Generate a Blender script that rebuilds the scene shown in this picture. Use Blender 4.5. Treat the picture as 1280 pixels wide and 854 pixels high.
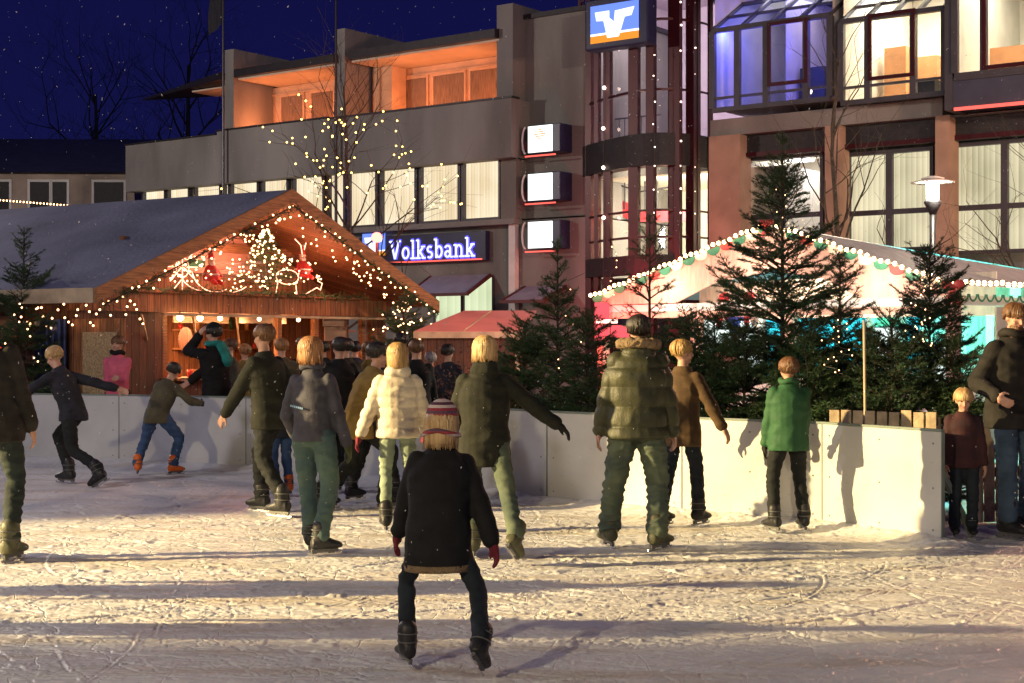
import bpy, bmesh, math, random
import numpy as np
from mathutils import Vector, Matrix, noise as mnoise

# ------------------------------------------------------------------ camera, world, lights, exposure
for o in list(bpy.data.objects): bpy.data.objects.remove(o)
scene = bpy.context.scene
col = scene.collection
FPX, HZ, CAMZ = 1900.0, 427.0, 1.6
cd = bpy.data.cameras.new('camera'); cam = bpy.data.objects.new('camera', cd); col.objects.link(cam)
cam.location = (0, 0, CAMZ); cam.rotation_euler = (math.radians(90), 0, 0)
cd.sensor_width = 36; cd.lens = 36*FPX/1280; cd.clip_end = 1500; cd.clip_start = .05
scene.camera = cam
w = bpy.data.worlds.new('World'); scene.world = w; w.use_nodes = True
wn = w.node_tree.nodes; wl = w.node_tree.links; wn.clear()
wo = wn.new('ShaderNodeOutputWorld'); bg = wn.new('ShaderNodeBackground')
tc = wn.new('ShaderNodeTexCoord'); sx = wn.new('ShaderNodeSeparateXYZ'); rp = wn.new('ShaderNodeValToRGB')
rp.color_ramp.elements[0].position = 0.0; rp.color_ramp.elements[0].color = (.0065, .0075, .058, 1)
rp.color_ramp.elements[1].position = 0.35; rp.color_ramp.elements[1].color = (.0045, .0045, .050, 1)
wl.new(tc.outputs['Generated'], sx.inputs[0]); wl.new(sx.outputs['Z'], rp.inputs[0]); wl.new(rp.outputs[0], bg.inputs[0])
bg.inputs[1].default_value = 1.0; wl.new(bg.outputs[0], wo.inputs[0])
scene.view_settings.view_transform = 'Standard'; scene.view_settings.look = 'None'
scene.view_settings.exposure = 0; scene.view_settings.gamma = 1; scene.view_settings.use_curve_mapping = False

def lamp(kind, name, loc, color, energy, size=.3, aim=None, angle=None, blend=.4, size_y=None, parent=None):
    l = bpy.data.lights.new(name, kind); l.color = color; l.energy = energy
    if kind == 'AREA':
        l.size = size
        if size_y: l.shape = 'RECTANGLE'; l.size_y = size_y
    else: l.shadow_soft_size = size
    if kind == 'SPOT': l.spot_size = math.radians(angle); l.spot_blend = blend
    o = bpy.data.objects.new(name, l); col.objects.link(o); o.location = loc
    if aim is not None:
        o.rotation_euler = (Vector(aim)-Vector(loc)).to_track_quat('-Z', 'Y').to_euler()
    if parent: o.parent = parent
    return o
# rink floodlights on masts beside and behind the camera
lamp('SPOT', 'floodlight_side', (-27, 8.2, 7.0), (1, .74, .34), 128000, .14, (0, 11.3, -.2), 14.5, .4)
lamp('SPOT', 'floodlight_back', (-8.5, -6, 6.0), (1, .82, .50), 4600, .25, (1.5, 12, .5), 62, .6)
lamp('POINT', 'fill_light_behind', (6, -10, 7.5), (1, .92, .84), 1500, .6)  # added fill behind the camera to lift the shadows, no lamp seen there
lamp('POINT', 'fill_light_left', (-10, 12, 6.5), (.96, .90, 1.0), 1000, .5)  # unseen fill added to whiten the left boards
lamp('POINT', 'facade_fill_far_right', (14, 25, 7.5), (1, .52, .34), 3600, .4)  # added out of view to warm the right wing and its pillars
lamp('POINT', 'facade_fill_far_left', (-21, 35, 10), (1, .86, .74), 5600, .4)  # added out of view to brighten the left wing and parapet
lamp('SPOT', 'facade_fill_front', (10, 3, 9.5), (1, .84, .72), 9500, .3, (2.5, 42, 6), 44, .6)  # added spot that brightens the bank wall, no such fixture seen

# ------------------------------------------------------------------ helpers
R = math.radians
rnd = random.Random(7)
def V(*a): return Vector(a)
def X(px, d): return (px-640)/FPX*d
def Z(py, d): return CAMZ+(HZ-py)/FPX*d
def at(px, py, d): return Vector((X(px, d), d, Z(py, d)))

class Frame:
    def __init__(s, O, u):
        s.O = Vector((O[0], O[1], 0)); L = math.hypot(*u); s.u = Vector((u[0]/L, u[1]/L, 0)); s.v = Vector((-s.u.y, s.u.x, 0))
        s.ang = math.atan2(s.u.y, s.u.x)
    def px(s, px, py=HZ, q=0.0):
        C = Vector((0, 0, CAMZ)); r = Vector(((px-640)/FPX, 1, (HZ-py)/FPX))
        t = (q+(s.O-Vector((0, 0, 0))).dot(s.v))/r.dot(s.v)
        P = C+t*r-s.O
        return P.dot(s.u), CAMZ+t*r.z
    def s(s_, px, q=0.0): return s_.px(px, HZ, q)[0]
    def z(s_, px, py, q=0.0): return s_.px(px, py, q)[1]
    def world(s, x, y, z): return s.O+s.u*x+s.v*y+Vector((0, 0, z))

def tag(o, label=None, cat=None, group=None, kind=None):
    if label: o['label'] = label
    if cat: o['category'] = cat
    if group: o['group'] = group
    if kind: o['kind'] = kind
    return o
def empty(name, loc=(0, 0, 0), rz=0, label=None, cat=None, group=None):
    o = bpy.data.objects.new(name, None); col.objects.link(o); o.location = loc; o.rotation_euler = (0, 0, rz)
    o.empty_display_size = .1
    return tag(o, label, cat, group)
def copy_tree(o, parent=None):
    c = o.copy(); col.objects.link(c); c.parent = parent
    for ch in list(o.children): copy_tree(ch, c)
    return c

class MB:
    def __init__(s): s.v = []; s.f = []; s.smooth = False; s.mi = []
    def add(s, vs, fs, m=0):
        n = len(s.v); s.v += [tuple(p) for p in vs]; s.f += [tuple(i+n for i in f) for f in fs]; s.mi += [m]*len(fs); return s
    def box(s, x0, x1, y0, y1, z0, z1, m=0):
        if x0 > x1: x0, x1 = x1, x0
        if y0 > y1: y0, y1 = y1, y0
        if z0 > z1: z0, z1 = z1, z0
        return s.add([(x0,y0,z0),(x1,y0,z0),(x1,y1,z0),(x0,y1,z0),(x0,y0,z1),(x1,y0,z1),(x1,y1,z1),(x0,y1,z1)],
            [(0,3,2,1),(4,5,6,7),(0,1,5,4),(1,2,6,5),(2,3,7,6),(3,0,4,7)], m)
    def beam(s, a, b, wd, h, up=(0,0,1), m=0):
        a = Vector(a); b = Vector(b); t = (b-a).normalized(); up = Vector(up)
        r = t.cross(up)
        if r.length < 1e-4: r = t.cross(Vector((0, 1, 0)))
        r.normalize(); q = r.cross(t).normalized(); r = r*wd/2; q = q*h/2
        P = [a-r-q, a+r-q, a+r+q, a-r+q, b-r-q, b+r-q, b+r+q, b-r+q]
        return s.add(P, [(0,1,2,3),(7,6,5,4),(0,4,5,1),(1,5,6,2),(2,6,7,3),(3,7,4,0)], m)
    def prism(s, pts, off, m=0):           # pts planar polygon, off extrusion vector
        n = len(pts); off = Vector(off); P = [Vector(p) for p in pts]
        vs = P+[p+off for p in P]
        fs = [tuple(range(n)), tuple(range(2*n-1, n-1, -1))]+[(i, i+n, (i+1) % n+n, (i+1) % n) for i in range(n)]
        return s.add(vs, fs, m)
    def tube(s, pts, rad, n=6, m=0, closed=False, cap=True):
        pts = [Vector(p) for p in pts]
        if not hasattr(rad, '__len__'): rad = [rad]*len(pts)
        k = len(pts); prev = None; vs = []
        for i, p in enumerate(pts):
            if closed: t = pts[(i+1) % k]-pts[i-1]
            else: t = pts[min(i+1, k-1)]-pts[max(i-1, 0)]
            t.normalize()
            if prev is None:
                a = Vector((0, 0, 1)) if abs(t.z) < .9 else Vector((1, 0, 0)); r = t.cross(a).normalized()
            else:
                r = prev-t*prev.dot(t); r.normalize()
            prev = r; q = t.cross(r)
            for j in range(n):
                a = 2*math.pi*j/n; vs.append(p+(r*math.cos(a)+q*math.sin(a))*rad[i])
        fs = []
        for i in range(k if closed else k-1):
            i2 = (i+1) % k
            for j in range(n):
                j2 = (j+1) % n; fs.append((i*n+j, i*n+j2, i2*n+j2, i2*n+j))
        if cap and not closed: fs += [tuple(range(n-1, -1, -1)), tuple(range((k-1)*n, k*n))]
        return s.add(vs, fs, m)
    def loft(s, rings, m=0, cap=True):
        n = len(rings[0]); vs = [p for r in rings for p in r]; fs = []
        for i in range(len(rings)-1):
            for j in range(n):
                j2 = (j+1) % n; fs.append((i*n+j, i*n+j2, (i+1)*n+j2, (i+1)*n+j))
        if cap: fs += [tuple(range(n-1, -1, -1)), tuple(range((len(rings)-1)*n, len(rings)*n))]
        return s.add(vs, fs, m)
    def ell(s, c, r, M=None, nu=14, nv=9, m=0):
        c = Vector(c)
        if not hasattr(r, '__len__'): r = (r, r, r)
        rings = []
        for i in range(nv+1):
            ph = math.pi*(i/nv)*.998+.003; ring = []
            for j in range(nu):
                a = 2*math.pi*j/nu; p = Vector((r[0]*math.sin(ph)*math.cos(a), r[1]*math.sin(ph)*math.sin(a), -r[2]*math.cos(ph)))
                if M: p = M @ p
                ring.append(c+p)
            rings.append(ring)
        return s.loft(rings, m)
    def caps(s, a, b, ra, rb, n=12, m=0):     # tapered capsule
        a = Vector(a); b = Vector(b); t = b-a; L = t.length
        if L < 1e-5: return s.ell(a, ra)
        t /= L; ax = Vector((0, 0, 1)) if abs(t.z) < .9 else Vector((0, 1, 0)); r = t.cross(ax).normalized(); q = t.cross(r); rings = []
        for k, (p, rr, sg) in enumerate([(a, ra, -1)]*4+[(b, rb, 1)]*4):
            kk = k % 4; an = (math.pi/2)*((3.9-kk)/4 if sg < 0 else kk/3.99*.98)
            if sg < 0: an = math.pi/2*(1-kk/3)*.98
            else: an = math.pi/2*(kk/3)*.98
            cc = p+t*sg*rr*math.sin(an); e = rr*math.cos(an)
            rings.append([cc+(r*math.cos(2*math.pi*j/n)+q*math.sin(2*math.pi*j/n))*e for j in range(n)])
        return s.loft(rings, m)
    def lathe(s, c, prof, n=16, m=0):
        c = Vector(c); return s.loft([[c+Vector((r*math.cos(2*math.pi*j/n), r*math.sin(2*math.pi*j/n), z)) for j in range(n)] for r, z in prof], m)
    def mesh(s, name, mats):
        me = bpy.data.meshes.new(name); me.from_pydata(s.v, [], s.f)
        if not isinstance(mats, (list, tuple)): mats = [mats]
        for m in mats: me.materials.append(m)
        if len(mats) > 1: me.polygons.foreach_set('material_index', s.mi)
        return me
    def build(s, name, mat, parent=None, smooth=False, label=None, fixn=True, bevel=0, loc=None):
        me = s.mesh(name, mat)
        if fixn:
            bm = bmesh.new(); bm.from_mesh(me); bmesh.ops.recalc_face_normals(bm, faces=bm.faces); bm.to_mesh(me); bm.free()
        if smooth: me.polygons.foreach_set('use_smooth', [True]*len(me.polygons))
        o = bpy.data.objects.new(name, me); col.objects.link(o); o.parent = parent
        if loc: o.location = loc
        if label: o['label'] = label
        if bevel:
            b = o.modifiers.new('bevel', 'BEVEL'); b.width = bevel; b.segments = 2; b.limit_method = 'ANGLE'
        return o
def part(name, mat, parent, *a, **k):
    return MB().box(*a).build(name, mat, parent, **k)

# ------------------------------------------------------------------ materials
def mat(name, colr, rough=.7, var=.15, vs=6.0, bump=0.0, bs=40.0, metal=0.0, spec=.5, c2=None, stretch=(1,1,1), sheen=0):
    m = bpy.data.materials.new(name); m.use_nodes = True; n = m.node_tree.nodes; l = m.node_tree.links
    b = n['Principled BSDF']; b.inputs['Roughness'].default_value = rough; b.inputs['Metallic'].default_value = metal
    b.inputs['Specular IOR Level'].default_value = spec
    if sheen: b.inputs['Sheen Weight'].default_value = sheen
    t = n.new('ShaderNodeTexCoord'); mp = n.new('ShaderNodeMapping'); mp.inputs['Scale'].default_value = stretch
    l.new(t.outputs['Object'], mp.inputs[0])
    nz = n.new('ShaderNodeTexNoise'); nz.inputs['Scale'].default_value = vs; nz.inputs['Detail'].default_value = 6
    l.new(mp.outputs[0], nz.inputs['Vector'])
    r = n.new('ShaderNodeValToRGB'); c = colr
    d = c2 if c2 else tuple(x*(1-var*2) for x in c)
    u = c if c2 else tuple(min(1, x*(1+var)) for x in c)
    r.color_ramp.elements[0].position = .3; r.color_ramp.elements[0].color = (*d, 1)
    r.color_ramp.elements[1].position = .7; r.color_ramp.elements[1].color = (*u, 1)
    l.new(nz.outputs[0], r.inputs[0]); l.new(r.outputs[0], b.inputs['Base Color'])
    if bump:
        n2 = n.new('ShaderNodeTexNoise'); n2.inputs['Scale'].default_value = bs; n2.inputs['Detail'].default_value = 4
        l.new(mp.outputs[0], n2.inputs['Vector'])
        bp = n.new('ShaderNodeBump'); bp.inputs['Strength'].default_value = bump; bp.inputs['Distance'].default_value = .02
        l.new(n2.outputs[0], bp.inputs['Height']); l.new(bp.outputs[0], b.inputs['Normal'])
    m['nodes'] = 1
    return m
def wood(name, colr, scale=6, plank=None, axis='X', rough=.65):
    m = mat(name, colr, rough, .28, scale, .25, 60, stretch=(1, 1, 8) if axis != 'X' else (8, 8, 1))
    m.node_tree.nodes['Mapping'].inputs['Scale'].default_value = (9, 9, .8) if axis == 'Z' else (.8, 9, 9)
    if plank:      # board joints as grooves
        n = m.node_tree.nodes; l = m.node_tree.links; b = n['Principled BSDF']
        t = n['Texture Coordinate']; s_ = n.new('ShaderNodeSeparateXYZ'); l.new(t.outputs['Object'], s_.inputs[0])
        a = n.new('ShaderNodeMath'); a.operation = 'ADD'
        if axis == 'Z': l.new(s_.outputs['X'], a.inputs[0]); l.new(s_.outputs['Y'], a.inputs[1])
        else: l.new(s_.outputs['Z'], a.inputs[0]); a.inputs[1].default_value = 50
        d = n.new('ShaderNodeMath'); d.operation = 'DIVIDE'; d.inputs[1].default_value = plank; l.new(a.outputs[0], d.inputs[0])
        f = n.new('ShaderNodeMath'); f.operation = 'FRACT'; l.new(d.outputs[0], f.inputs[0])
        g = n.new('ShaderNodeMath'); g.operation = 'GREATER_THAN'; g.inputs[1].default_value = .1; l.new(f.outputs[0], g.inputs[0])
        fl = n.new('ShaderNodeMath'); fl.operation = 'FLOOR'; l.new(d.outputs[0], fl.inputs[0])
        wnn = n.new('ShaderNodeTexWhiteNoise'); wnn.noise_dimensions = '1D'; l.new(fl.outputs[0], wnn.inputs['W'])
        mr = n.new('ShaderNodeMapRange'); mr.inputs['To Min'].default_value = .7; mr.inputs['To Max'].default_value = 1.15; l.new(wnn.outputs['Value'], mr.inputs[0])
        mm = n.new('ShaderNodeMath'); mm.operation = 'MULTIPLY'; l.new(g.outputs[0], mm.inputs[0]); l.new(mr.outputs[0], mm.inputs[1])
        m2 = n.new('ShaderNodeMath'); m2.operation = 'MAXIMUM'; m2.inputs[1].default_value = .25; l.new(mm.outputs[0], m2.inputs[0])
        mx = n.new('ShaderNodeMix'); mx.data_type = 'RGBA'; mx.blend_type = 'MULTIPLY'; mx.inputs[0].default_value = 1
        l.new(n['Color Ramp'].outputs[0], mx.inputs[6]); l.new(m2.outputs[0], mx.inputs[7]); l.new(mx.outputs[2], b.inputs['Base Color'])
    return m
def emit(name, colr, strength=1.0):
    m = bpy.data.materials.new(name); m.use_nodes = True; n = m.node_tree.nodes; l = m.node_tree.links; n.clear()
    o = n.new('ShaderNodeOutputMaterial'); e = n.new('ShaderNodeEmission'); e.inputs[0].default_value = (*colr, 1); e.inputs[1].default_value = strength
    l.new(e.outputs[0], o.inputs[0]); return m
def lit_blind(name, c1, c2, strength, period=.09, lamps=True):    # back-lit vertical slat blind behind glass
    m = bpy.data.materials.new(name); m.use_nodes = True; n = m.node_tree.nodes; l = m.node_tree.links; n.clear()
    o = n.new('ShaderNodeOutputMaterial'); e = n.new('ShaderNodeEmission'); t = n.new('ShaderNodeTexCoord'); s_ = n.new('ShaderNodeSeparateXYZ')
    l.new(t.outputs['Object'], s_.inputs[0])
    d = n.new('ShaderNodeMath'); d.operation = 'DIVIDE'; d.inputs[1].default_value = period; l.new(s_.outputs['X'], d.inputs[0])
    f = n.new('ShaderNodeMath'); f.operation = 'FRACT'; l.new(d.outputs[0], f.inputs[0])
    fl = n.new('ShaderNodeMath'); fl.operation = 'FLOOR'; l.new(d.outputs[0], fl.inputs[0])
    wnn = n.new('ShaderNodeTexWhiteNoise'); wnn.noise_dimensions = '1D'; l.new(fl.outputs[0], wnn.inputs['W'])
    nz = n.new('ShaderNodeTexNoise'); nz.inputs['Scale'].default_value = .9; nz.inputs['Detail'].default_value = 1; l.new(t.outputs['Object'], nz.inputs['Vector'])
    a = n.new('ShaderNodeMath'); a.operation = 'MULTIPLY'; a.inputs[1].default_value = .45; l.new(f.outputs[0], a.inputs[0])
    b = n.new('ShaderNodeMath'); b.operation = 'MULTIPLY_ADD'; b.inputs[1].default_value = .3; l.new(wnn.outputs['Value'], b.inputs[0]); l.new(a.outputs[0], b.inputs[2])
    c = n.new('ShaderNodeMath'); c.operation = 'ADD'; l.new(b.outputs[0], c.inputs[0]); 
    c3 = n.new('ShaderNodeMath'); c3.operation = 'MULTIPLY_ADD'; c3.inputs[1].default_value = 1.2; c3.inputs[2].default_value = -.5; l.new(nz.outputs[0], c3.inputs[0]); l.new(c3.outputs[0], c.inputs[1])
    mx = n.new('ShaderNodeMix'); mx.data_type = 'RGBA'; mx.inputs[6].default_value = (*c1, 1); mx.inputs[7].default_value = (*c2, 1); l.new(c.outputs[0], mx.inputs[0])
    l.new(mx.outputs[2], e.inputs[0]); e.inputs[1].default_value = strength; l.new(e.outputs[0], o.inputs[0]); return m
def glass(name, tint=(1,1,1), refl=.1, rough=.02):
    m = bpy.data.materials.new(name); m.use_nodes = True; n = m.node_tree.nodes; l = m.node_tree.links; n.clear()
    o = n.new('ShaderNodeOutputMaterial'); t = n.new('ShaderNodeBsdfTransparent'); t.inputs[0].default_value = (*tint, 1)
    g = n.new('ShaderNodeBsdfGlossy'); g.inputs['Roughness'].default_value = rough; mx = n.new('ShaderNodeMixShader'); mx.inputs[0].default_value = refl
    l.new(t.outputs[0], mx.inputs[1]); l.new(g.outputs[0], mx.inputs[2]); l.new(mx.outputs[0], o.inputs[0]); return m

M_conc = mat('rendered_concrete', (.23, .22, .205), .9, .2, .8, .7, 45, stretch=(1, 1, .3))
M_conc2 = mat('parapet_render', (.26, .245, .235), .9, .2, .6, .7, 50, stretch=(1, 1, .3))
M_pillar = mat('pillar_render', (.42, .28, .2), .9, .15, 1.2, .5, 40)
M_capm = mat('dark_metal_cap', (.04, .035, .04), .5, .1, 4, metal=.5)
M_frame = mat('grey_window_frame', (.07, .068, .08), .5, .1, 3, metal=.3)
M_redfr = mat('dark_red_frame', (.055, .006, .010), .4, .1, 3, metal=.3)
M_black = mat('black_slate', (.02, .02, .022), .6, .2, 8, .4, 30)
M_blind = lit_blind('lit_blind_warm', (.66, .50, .28), (1.0, .88, .64), 1.35, .11)
M_blind2 = lit_blind('lit_blind_dim', (.30, .27, .16), (.72, .64, .42), 1.55, .14)
M_glass = glass('window_glass', (1, 1, 1), .07)
M_glassb = glass('blue_glass', (.75, .8, 1), .1)
M_white = mat('white_paint', (.75, .73, .70), .7, .06, 3)
M_roomw = mat('room_wall', (.72, .68, .58), .8, .05, 2)
M_redp = mat('red_stair_panel', (.7, .04, .05), .5, .05, 2)
M_cab = mat('orange_cabinet', (.6, .28, .12), .6, .08, 3)
M_orange = mat('orange_board', (.55, .36, .22), .7, .1, 2)
M_curt = mat('brown_curtain', (.22, .15, .10), .9, .3, 9, stretch=(6, 6, .3))
M_wood = wood('varnished_board', (.30, .12, .045), 5, .14, 'Z')
M_woodh = wood('varnished_beam', (.34, .15, .06), 5, None, 'X')
M_woodd = wood('dark_board', (.13, .045, .022), 5, .16, 'Z')
M_woodl = wood('pale_plywood', (.45, .33, .18), 4, None, 'X')
M_fascia = mat('pale_fascia', (.52, .40, .26), .7, .15, 5)
M_roofblue = mat('snow_dusted_roof_felt', (.24, .255, .38), .85, .18, .7, .7, 14, c2=(.115, .12, .20))
M_trunk = mat('bark', (.07, .05, .035), .95, .3, 14, .6, 40)
M_needle = mat('fir_needles', (.042, .092, .030), .6, .3, 3)
M_needle2 = mat('fir_needles_dark', (.030, .066, .026), .6, .3, 3)
M_cable = mat('black_cable', (.01, .01, .01), .5, 0)
M_bulbw = emit('warm_bulb', (1, .52, .24), 9)
M_bulby = emit('yellow_bulb', (1, .62, .13), 9)
M_bulbc = emit('cream_bulb', (1, .66, .32), 18)
# ------------------------------------------------------------------ ground and ice
def mat_ice():
    m = mat('scraped_ice', (.80, .79, .78), .38, .1, 1.1, 0, c2=(.64, .63, .65)); n = m.node_tree.nodes; l = m.node_tree.links; b = n['Principled BSDF']
    t = n['Texture Coordinate']
    mp = n.new('ShaderNodeMapping'); mp.inputs['Scale'].default_value = (1, 1.6, 1); l.new(t.outputs['Object'], mp.inputs[0])
    a = n.new('ShaderNodeTexNoise'); a.inputs['Scale'].default_value = 9; a.inputs['Detail'].default_value = 10; a.inputs['Roughness'].default_value = .7; l.new(mp.outputs[0], a.inputs['Vector'])
    wv = n.new('ShaderNodeTexNoise'); wv.inputs['Scale'].default_value = 1.2; wv.inputs['Detail'].default_value = 2; l.new(t.outputs['Object'], wv.inputs['Vector'])
    vm = n.new('ShaderNodeMix'); vm.data_type = 'RGBA'; vm.blend_type = 'LINEAR_LIGHT'; vm.inputs[0].default_value = .35
    l.new(t.outputs['Object'], vm.inputs[6]); l.new(wv.outputs['Color'], vm.inputs[7])
    vo = n.new('ShaderNodeTexVoronoi'); vo.feature = 'DISTANCE_TO_EDGE'; vo.inputs['Scale'].default_value = 2.6; l.new(vm.outputs[2], vo.inputs['Vector'])
    cr = n.new('ShaderNodeMapRange'); cr.inputs['From Max'].default_value = .02; l.new(vo.outputs[0], cr.inputs[0])
    ad = n.new('ShaderNodeMath'); ad.operation = 'MULTIPLY_ADD'; ad.inputs[1].default_value = .25; l.new(cr.outputs[0], ad.inputs[0]); l.new(a.outputs[0], ad.inputs[2])
    bp = n.new('ShaderNodeBump'); bp.inputs['Strength'].default_value = .8; bp.inputs['Distance'].default_value = .014
    l.new(ad.outputs[0], bp.inputs['Height']); l.new(bp.outputs[0], b.inputs['Normal'])
    # tan trampled streaks
    m3 = n.new('ShaderNodeMapping'); m3.inputs['Scale'].default_value = (.35, 2.6, 1); l.new(t.outputs['Object'], m3.inputs[0])
    n3 = n.new('ShaderNodeTexNoise'); n3.inputs['Scale'].default_value = 1.3; n3.inputs['Detail'].default_value = 8; n3.inputs['Roughness'].default_value = .65; l.new(m3.outputs[0], n3.inputs['Vector'])
    r3 = n.new('ShaderNodeMapRange'); r3.inputs['From Min'].default_value = .50; r3.inputs['From Max'].default_value = .66; r3.inputs['To Max'].default_value = .75; l.new(n3.outputs[0], r3.inputs[0])
    mx = n.new('ShaderNodeMix'); mx.data_type = 'RGBA'; mx.inputs[7].default_value = (.52, .44, .34, 1); l.new(r3.outputs[0], mx.inputs[0]); l.new(n['Color Ramp'].outputs[0], mx.inputs[6]); l.new(mx.outputs[2], b.inputs['Base Color'])
    return m
M_ice = mat_ice()
M_ground = mat('trodden_snow_on_paving', (.28, .26, .25), .9, .25, 1.5, .8, 12, c2=(.12, .115, .12))
g = MB(); g.add([(-500, -60, -.03), (500, -60, -.03), (500, 900, -.03), (-500, 900, -.03)], [(0, 1, 2, 3)])
tag(g.build('ground', M_ground, fixn=False), kind='structure')

BP = [(-9.9, 21.4), (-8.35, 20.85), (-6.75, 20.3), (-5.1, 19.75), (-3.3, 18.9), (-1.35, 17.2), (.355, 15.1), (1.56, 13.9), (2.66, 13.0), (3.36, 11.85)]
def smoothnoise(x, y, f, seed):      # cheap value noise
    r = np.random.RandomState(seed); G = r.rand(128, 128); u = (x*f) % 127; v = (y*f) % 127
    i = u.astype(int); j = v.astype(int); a = u-i; b = v-j; a = a*a*(3-2*a); b = b*b*(3-2*b)
    return G[i, j]*(1-a)*(1-b)+G[i+1, j]*a*(1-b)+G[i, j+1]*(1-a)*b+G[i+1, j+1]*a*b
def make_ice():
    NR, NC = 760, 900
    y = 5.6*np.exp(np.linspace(0, math.log(21.8/5.6), NR)); s = np.linspace(-1, 1, NC)
    Yg = np.repeat(y[:, None], NC, 1); Xg = s[None, :]*(.42*Yg+1.0)
    h = np.zeros_like(Xg)
    for f, a, sd in ((.5, .010, 1), (1.7, .012, 2), (4.5, .011, 3), (11, .009, 4), (27, .007, 5), (60, .004, 6)):
        h += (smoothnoise(Xg+60, Yg*1.5+10, f, sd)-.5)*a*.42
    # crumbs of scraped snow
    c = smoothnoise(Xg+60, Yg+5, 16, 9)*smoothnoise(Xg+60, Yg+5, 3.1, 12); h += np.clip(c-.5, 0, 1)*.04
    # skate grooves
    r = random.Random(5); H = h.copy()
    dy = np.log(y)
    def cell(px, py):
        i = int(round((math.log(py/5.6))/math.log(21.8/5.6)*(NR-1))); j = int(round((px/(.42*py+1.0)+1)/2*(NC-1))); return i, j
    for k in range(3600):
        py = 5.6+15*r.random()**1.5; pxx = (r.random()*2-1)*(.42*py+.9); a = r.gauss(0, .6)+(math.pi if r.random() < .5 else 0); cv = r.gauss(0, .28); L = r.uniform(.4, 2.6)
        dep = r.uniform(.003, .0085)*(1.5 if k % 9 == 0 else 1); n = int(L/.006)
        for q in range(n):
            pxx += math.cos(a)*.006; py += math.sin(a)*.006; a += cv*.006
            if not 5.65 < py < 21.5: break
            i, j = cell(pxx, py)
            if not (2 < i < NR-3 and 2 < j < NC-3): break
            fd = min(1, q/40, (n-q)/40)
            H[i, j] = h[i, j]-dep*fd
            if abs(math.cos(a)) > abs(math.sin(a)): H[i+2, j] = max(H[i+2, j], h[i+2, j]+dep*.55*fd); H[i+1, j] = h[i+1, j]-dep*.2*fd
            else: H[i, j+2] = max(H[i, j+2], h[i, j+2]+dep*.55*fd)
    # drift of scraped snow along the boards
    D = np.full_like(H, 9.0)
    for (ax, ay), (bx, by) in zip(BP[:-1], BP[1:]):
        tx, ty = bx-ax, by-ay; L2 = tx*tx+ty*ty; t = np.clip(((Xg-ax)*tx+(Yg-ay)*ty)/L2, 0, 1)
        D = np.minimum(D, np.hypot(Xg-ax-t*tx, Yg-ay-t*ty))
    H += np.exp(-(D/.22)**2)*(.03+.035*smoothnoise(Xg+60, Yg, 4, 21)+.02*smoothnoise(Xg+60, Yg, 19, 22))
    H += .012
    v = np.stack([Xg, Yg, H], -1).reshape(-1, 3).astype(np.float32)
    idx = np.arange(NR*NC).reshape(NR, NC); f = np.stack([idx[:-1, :-1], idx[:-1, 1:], idx[1:, 1:], idx[1:, :-1]], -1).reshape(-1, 4)
    me = bpy.data.meshes.new('ice_rink'); me.vertices.add(len(v)); me.vertices.foreach_set('co', v.ravel())
    me.loops.add(f.size); me.loops.foreach_set('vertex_index', f.ravel().astype(np.int32)); me.polygons.add(len(f))
    me.polygons.foreach_set('loop_start', np.arange(0, f.size, 4, dtype=np.int32)); me.polygons.foreach_set('use_smooth', [True]*len(f))
    me.update(calc_edges=True); me.materials.append(M_ice)
    o = bpy.data.objects.new('ice_rink', me); col.objects.link(o); tag(o, kind='structure')
make_ice()
g = MB(); g.add([(-14, -8, -.012), (9, -8, -.012), (9, 11.7, -.012), (3.3, 11.9, -.012), (.3, 15.2, -.012), (-3.3, 19.0, -.012), (-14, 22, -.012)], [tuple(range(7))])
tag(g.build('ice', M_ice, fixn=False), kind='structure')
# ------------------------------------------------------------------ rink boards: every panel its own thing
M_board = mat('white_plastic_board', (.56, .555, .55), .45, .10, 1.3, .08, 8, c2=(.42, .415, .41))
def scuffs(m):
    n = m.node_tree.nodes; l = m.node_tree.links; t = n['Texture Coordinate']; mp = n.new('ShaderNodeMapping'); mp.inputs['Scale'].default_value = (1.5, 1, 9); l.new(t.outputs['Object'], mp.inputs[0])
    z = n.new('ShaderNodeTexNoise'); z.inputs['Scale'].default_value = 5; z.inputs['Detail'].default_value = 8; z.inputs['Roughness'].default_value = .75; l.new(mp.outputs[0], z.inputs['Vector'])
    r = n.new('ShaderNodeMapRange'); r.inputs['From Min'].default_value = .60; r.inputs['From Max'].default_value = .66; r.inputs['To Max'].default_value = .5; l.new(z.outputs[0], r.inputs[0])
    mx = n.new('ShaderNodeMix'); mx.data_type = 'RGBA'; mx.inputs[7].default_value = (.22, .21, .20, 1); l.new(r.outputs[0], mx.inputs[0]); l.new(n['Color Ramp'].outputs[0], mx.inputs[6]); l.new(mx.outputs[2], n['Principled BSDF'].inputs['Base Color'])
scuffs(M_board)
M_joint = mat('board_edge', (.16, .2, .18), .6, .1, 4)
BL = ['white rink board panel farthest left, beside the fir tree', 'white rink board panel behind the leaning skater in dark clothes', 'white rink board panel below the woman in the pink jacket',
 'white rink board panel the man in teal scarf leans on', 'white rink board panel behind the grey sweatshirt woman', 'white rink board panel behind the cream jacket and striped hat',
 'white rink board panel left of the man in the olive puffer jacket', 'white rink board panel between the brown coated boy and the boy in green', 'white end rink board panel with bolts by the rink opening']
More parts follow.
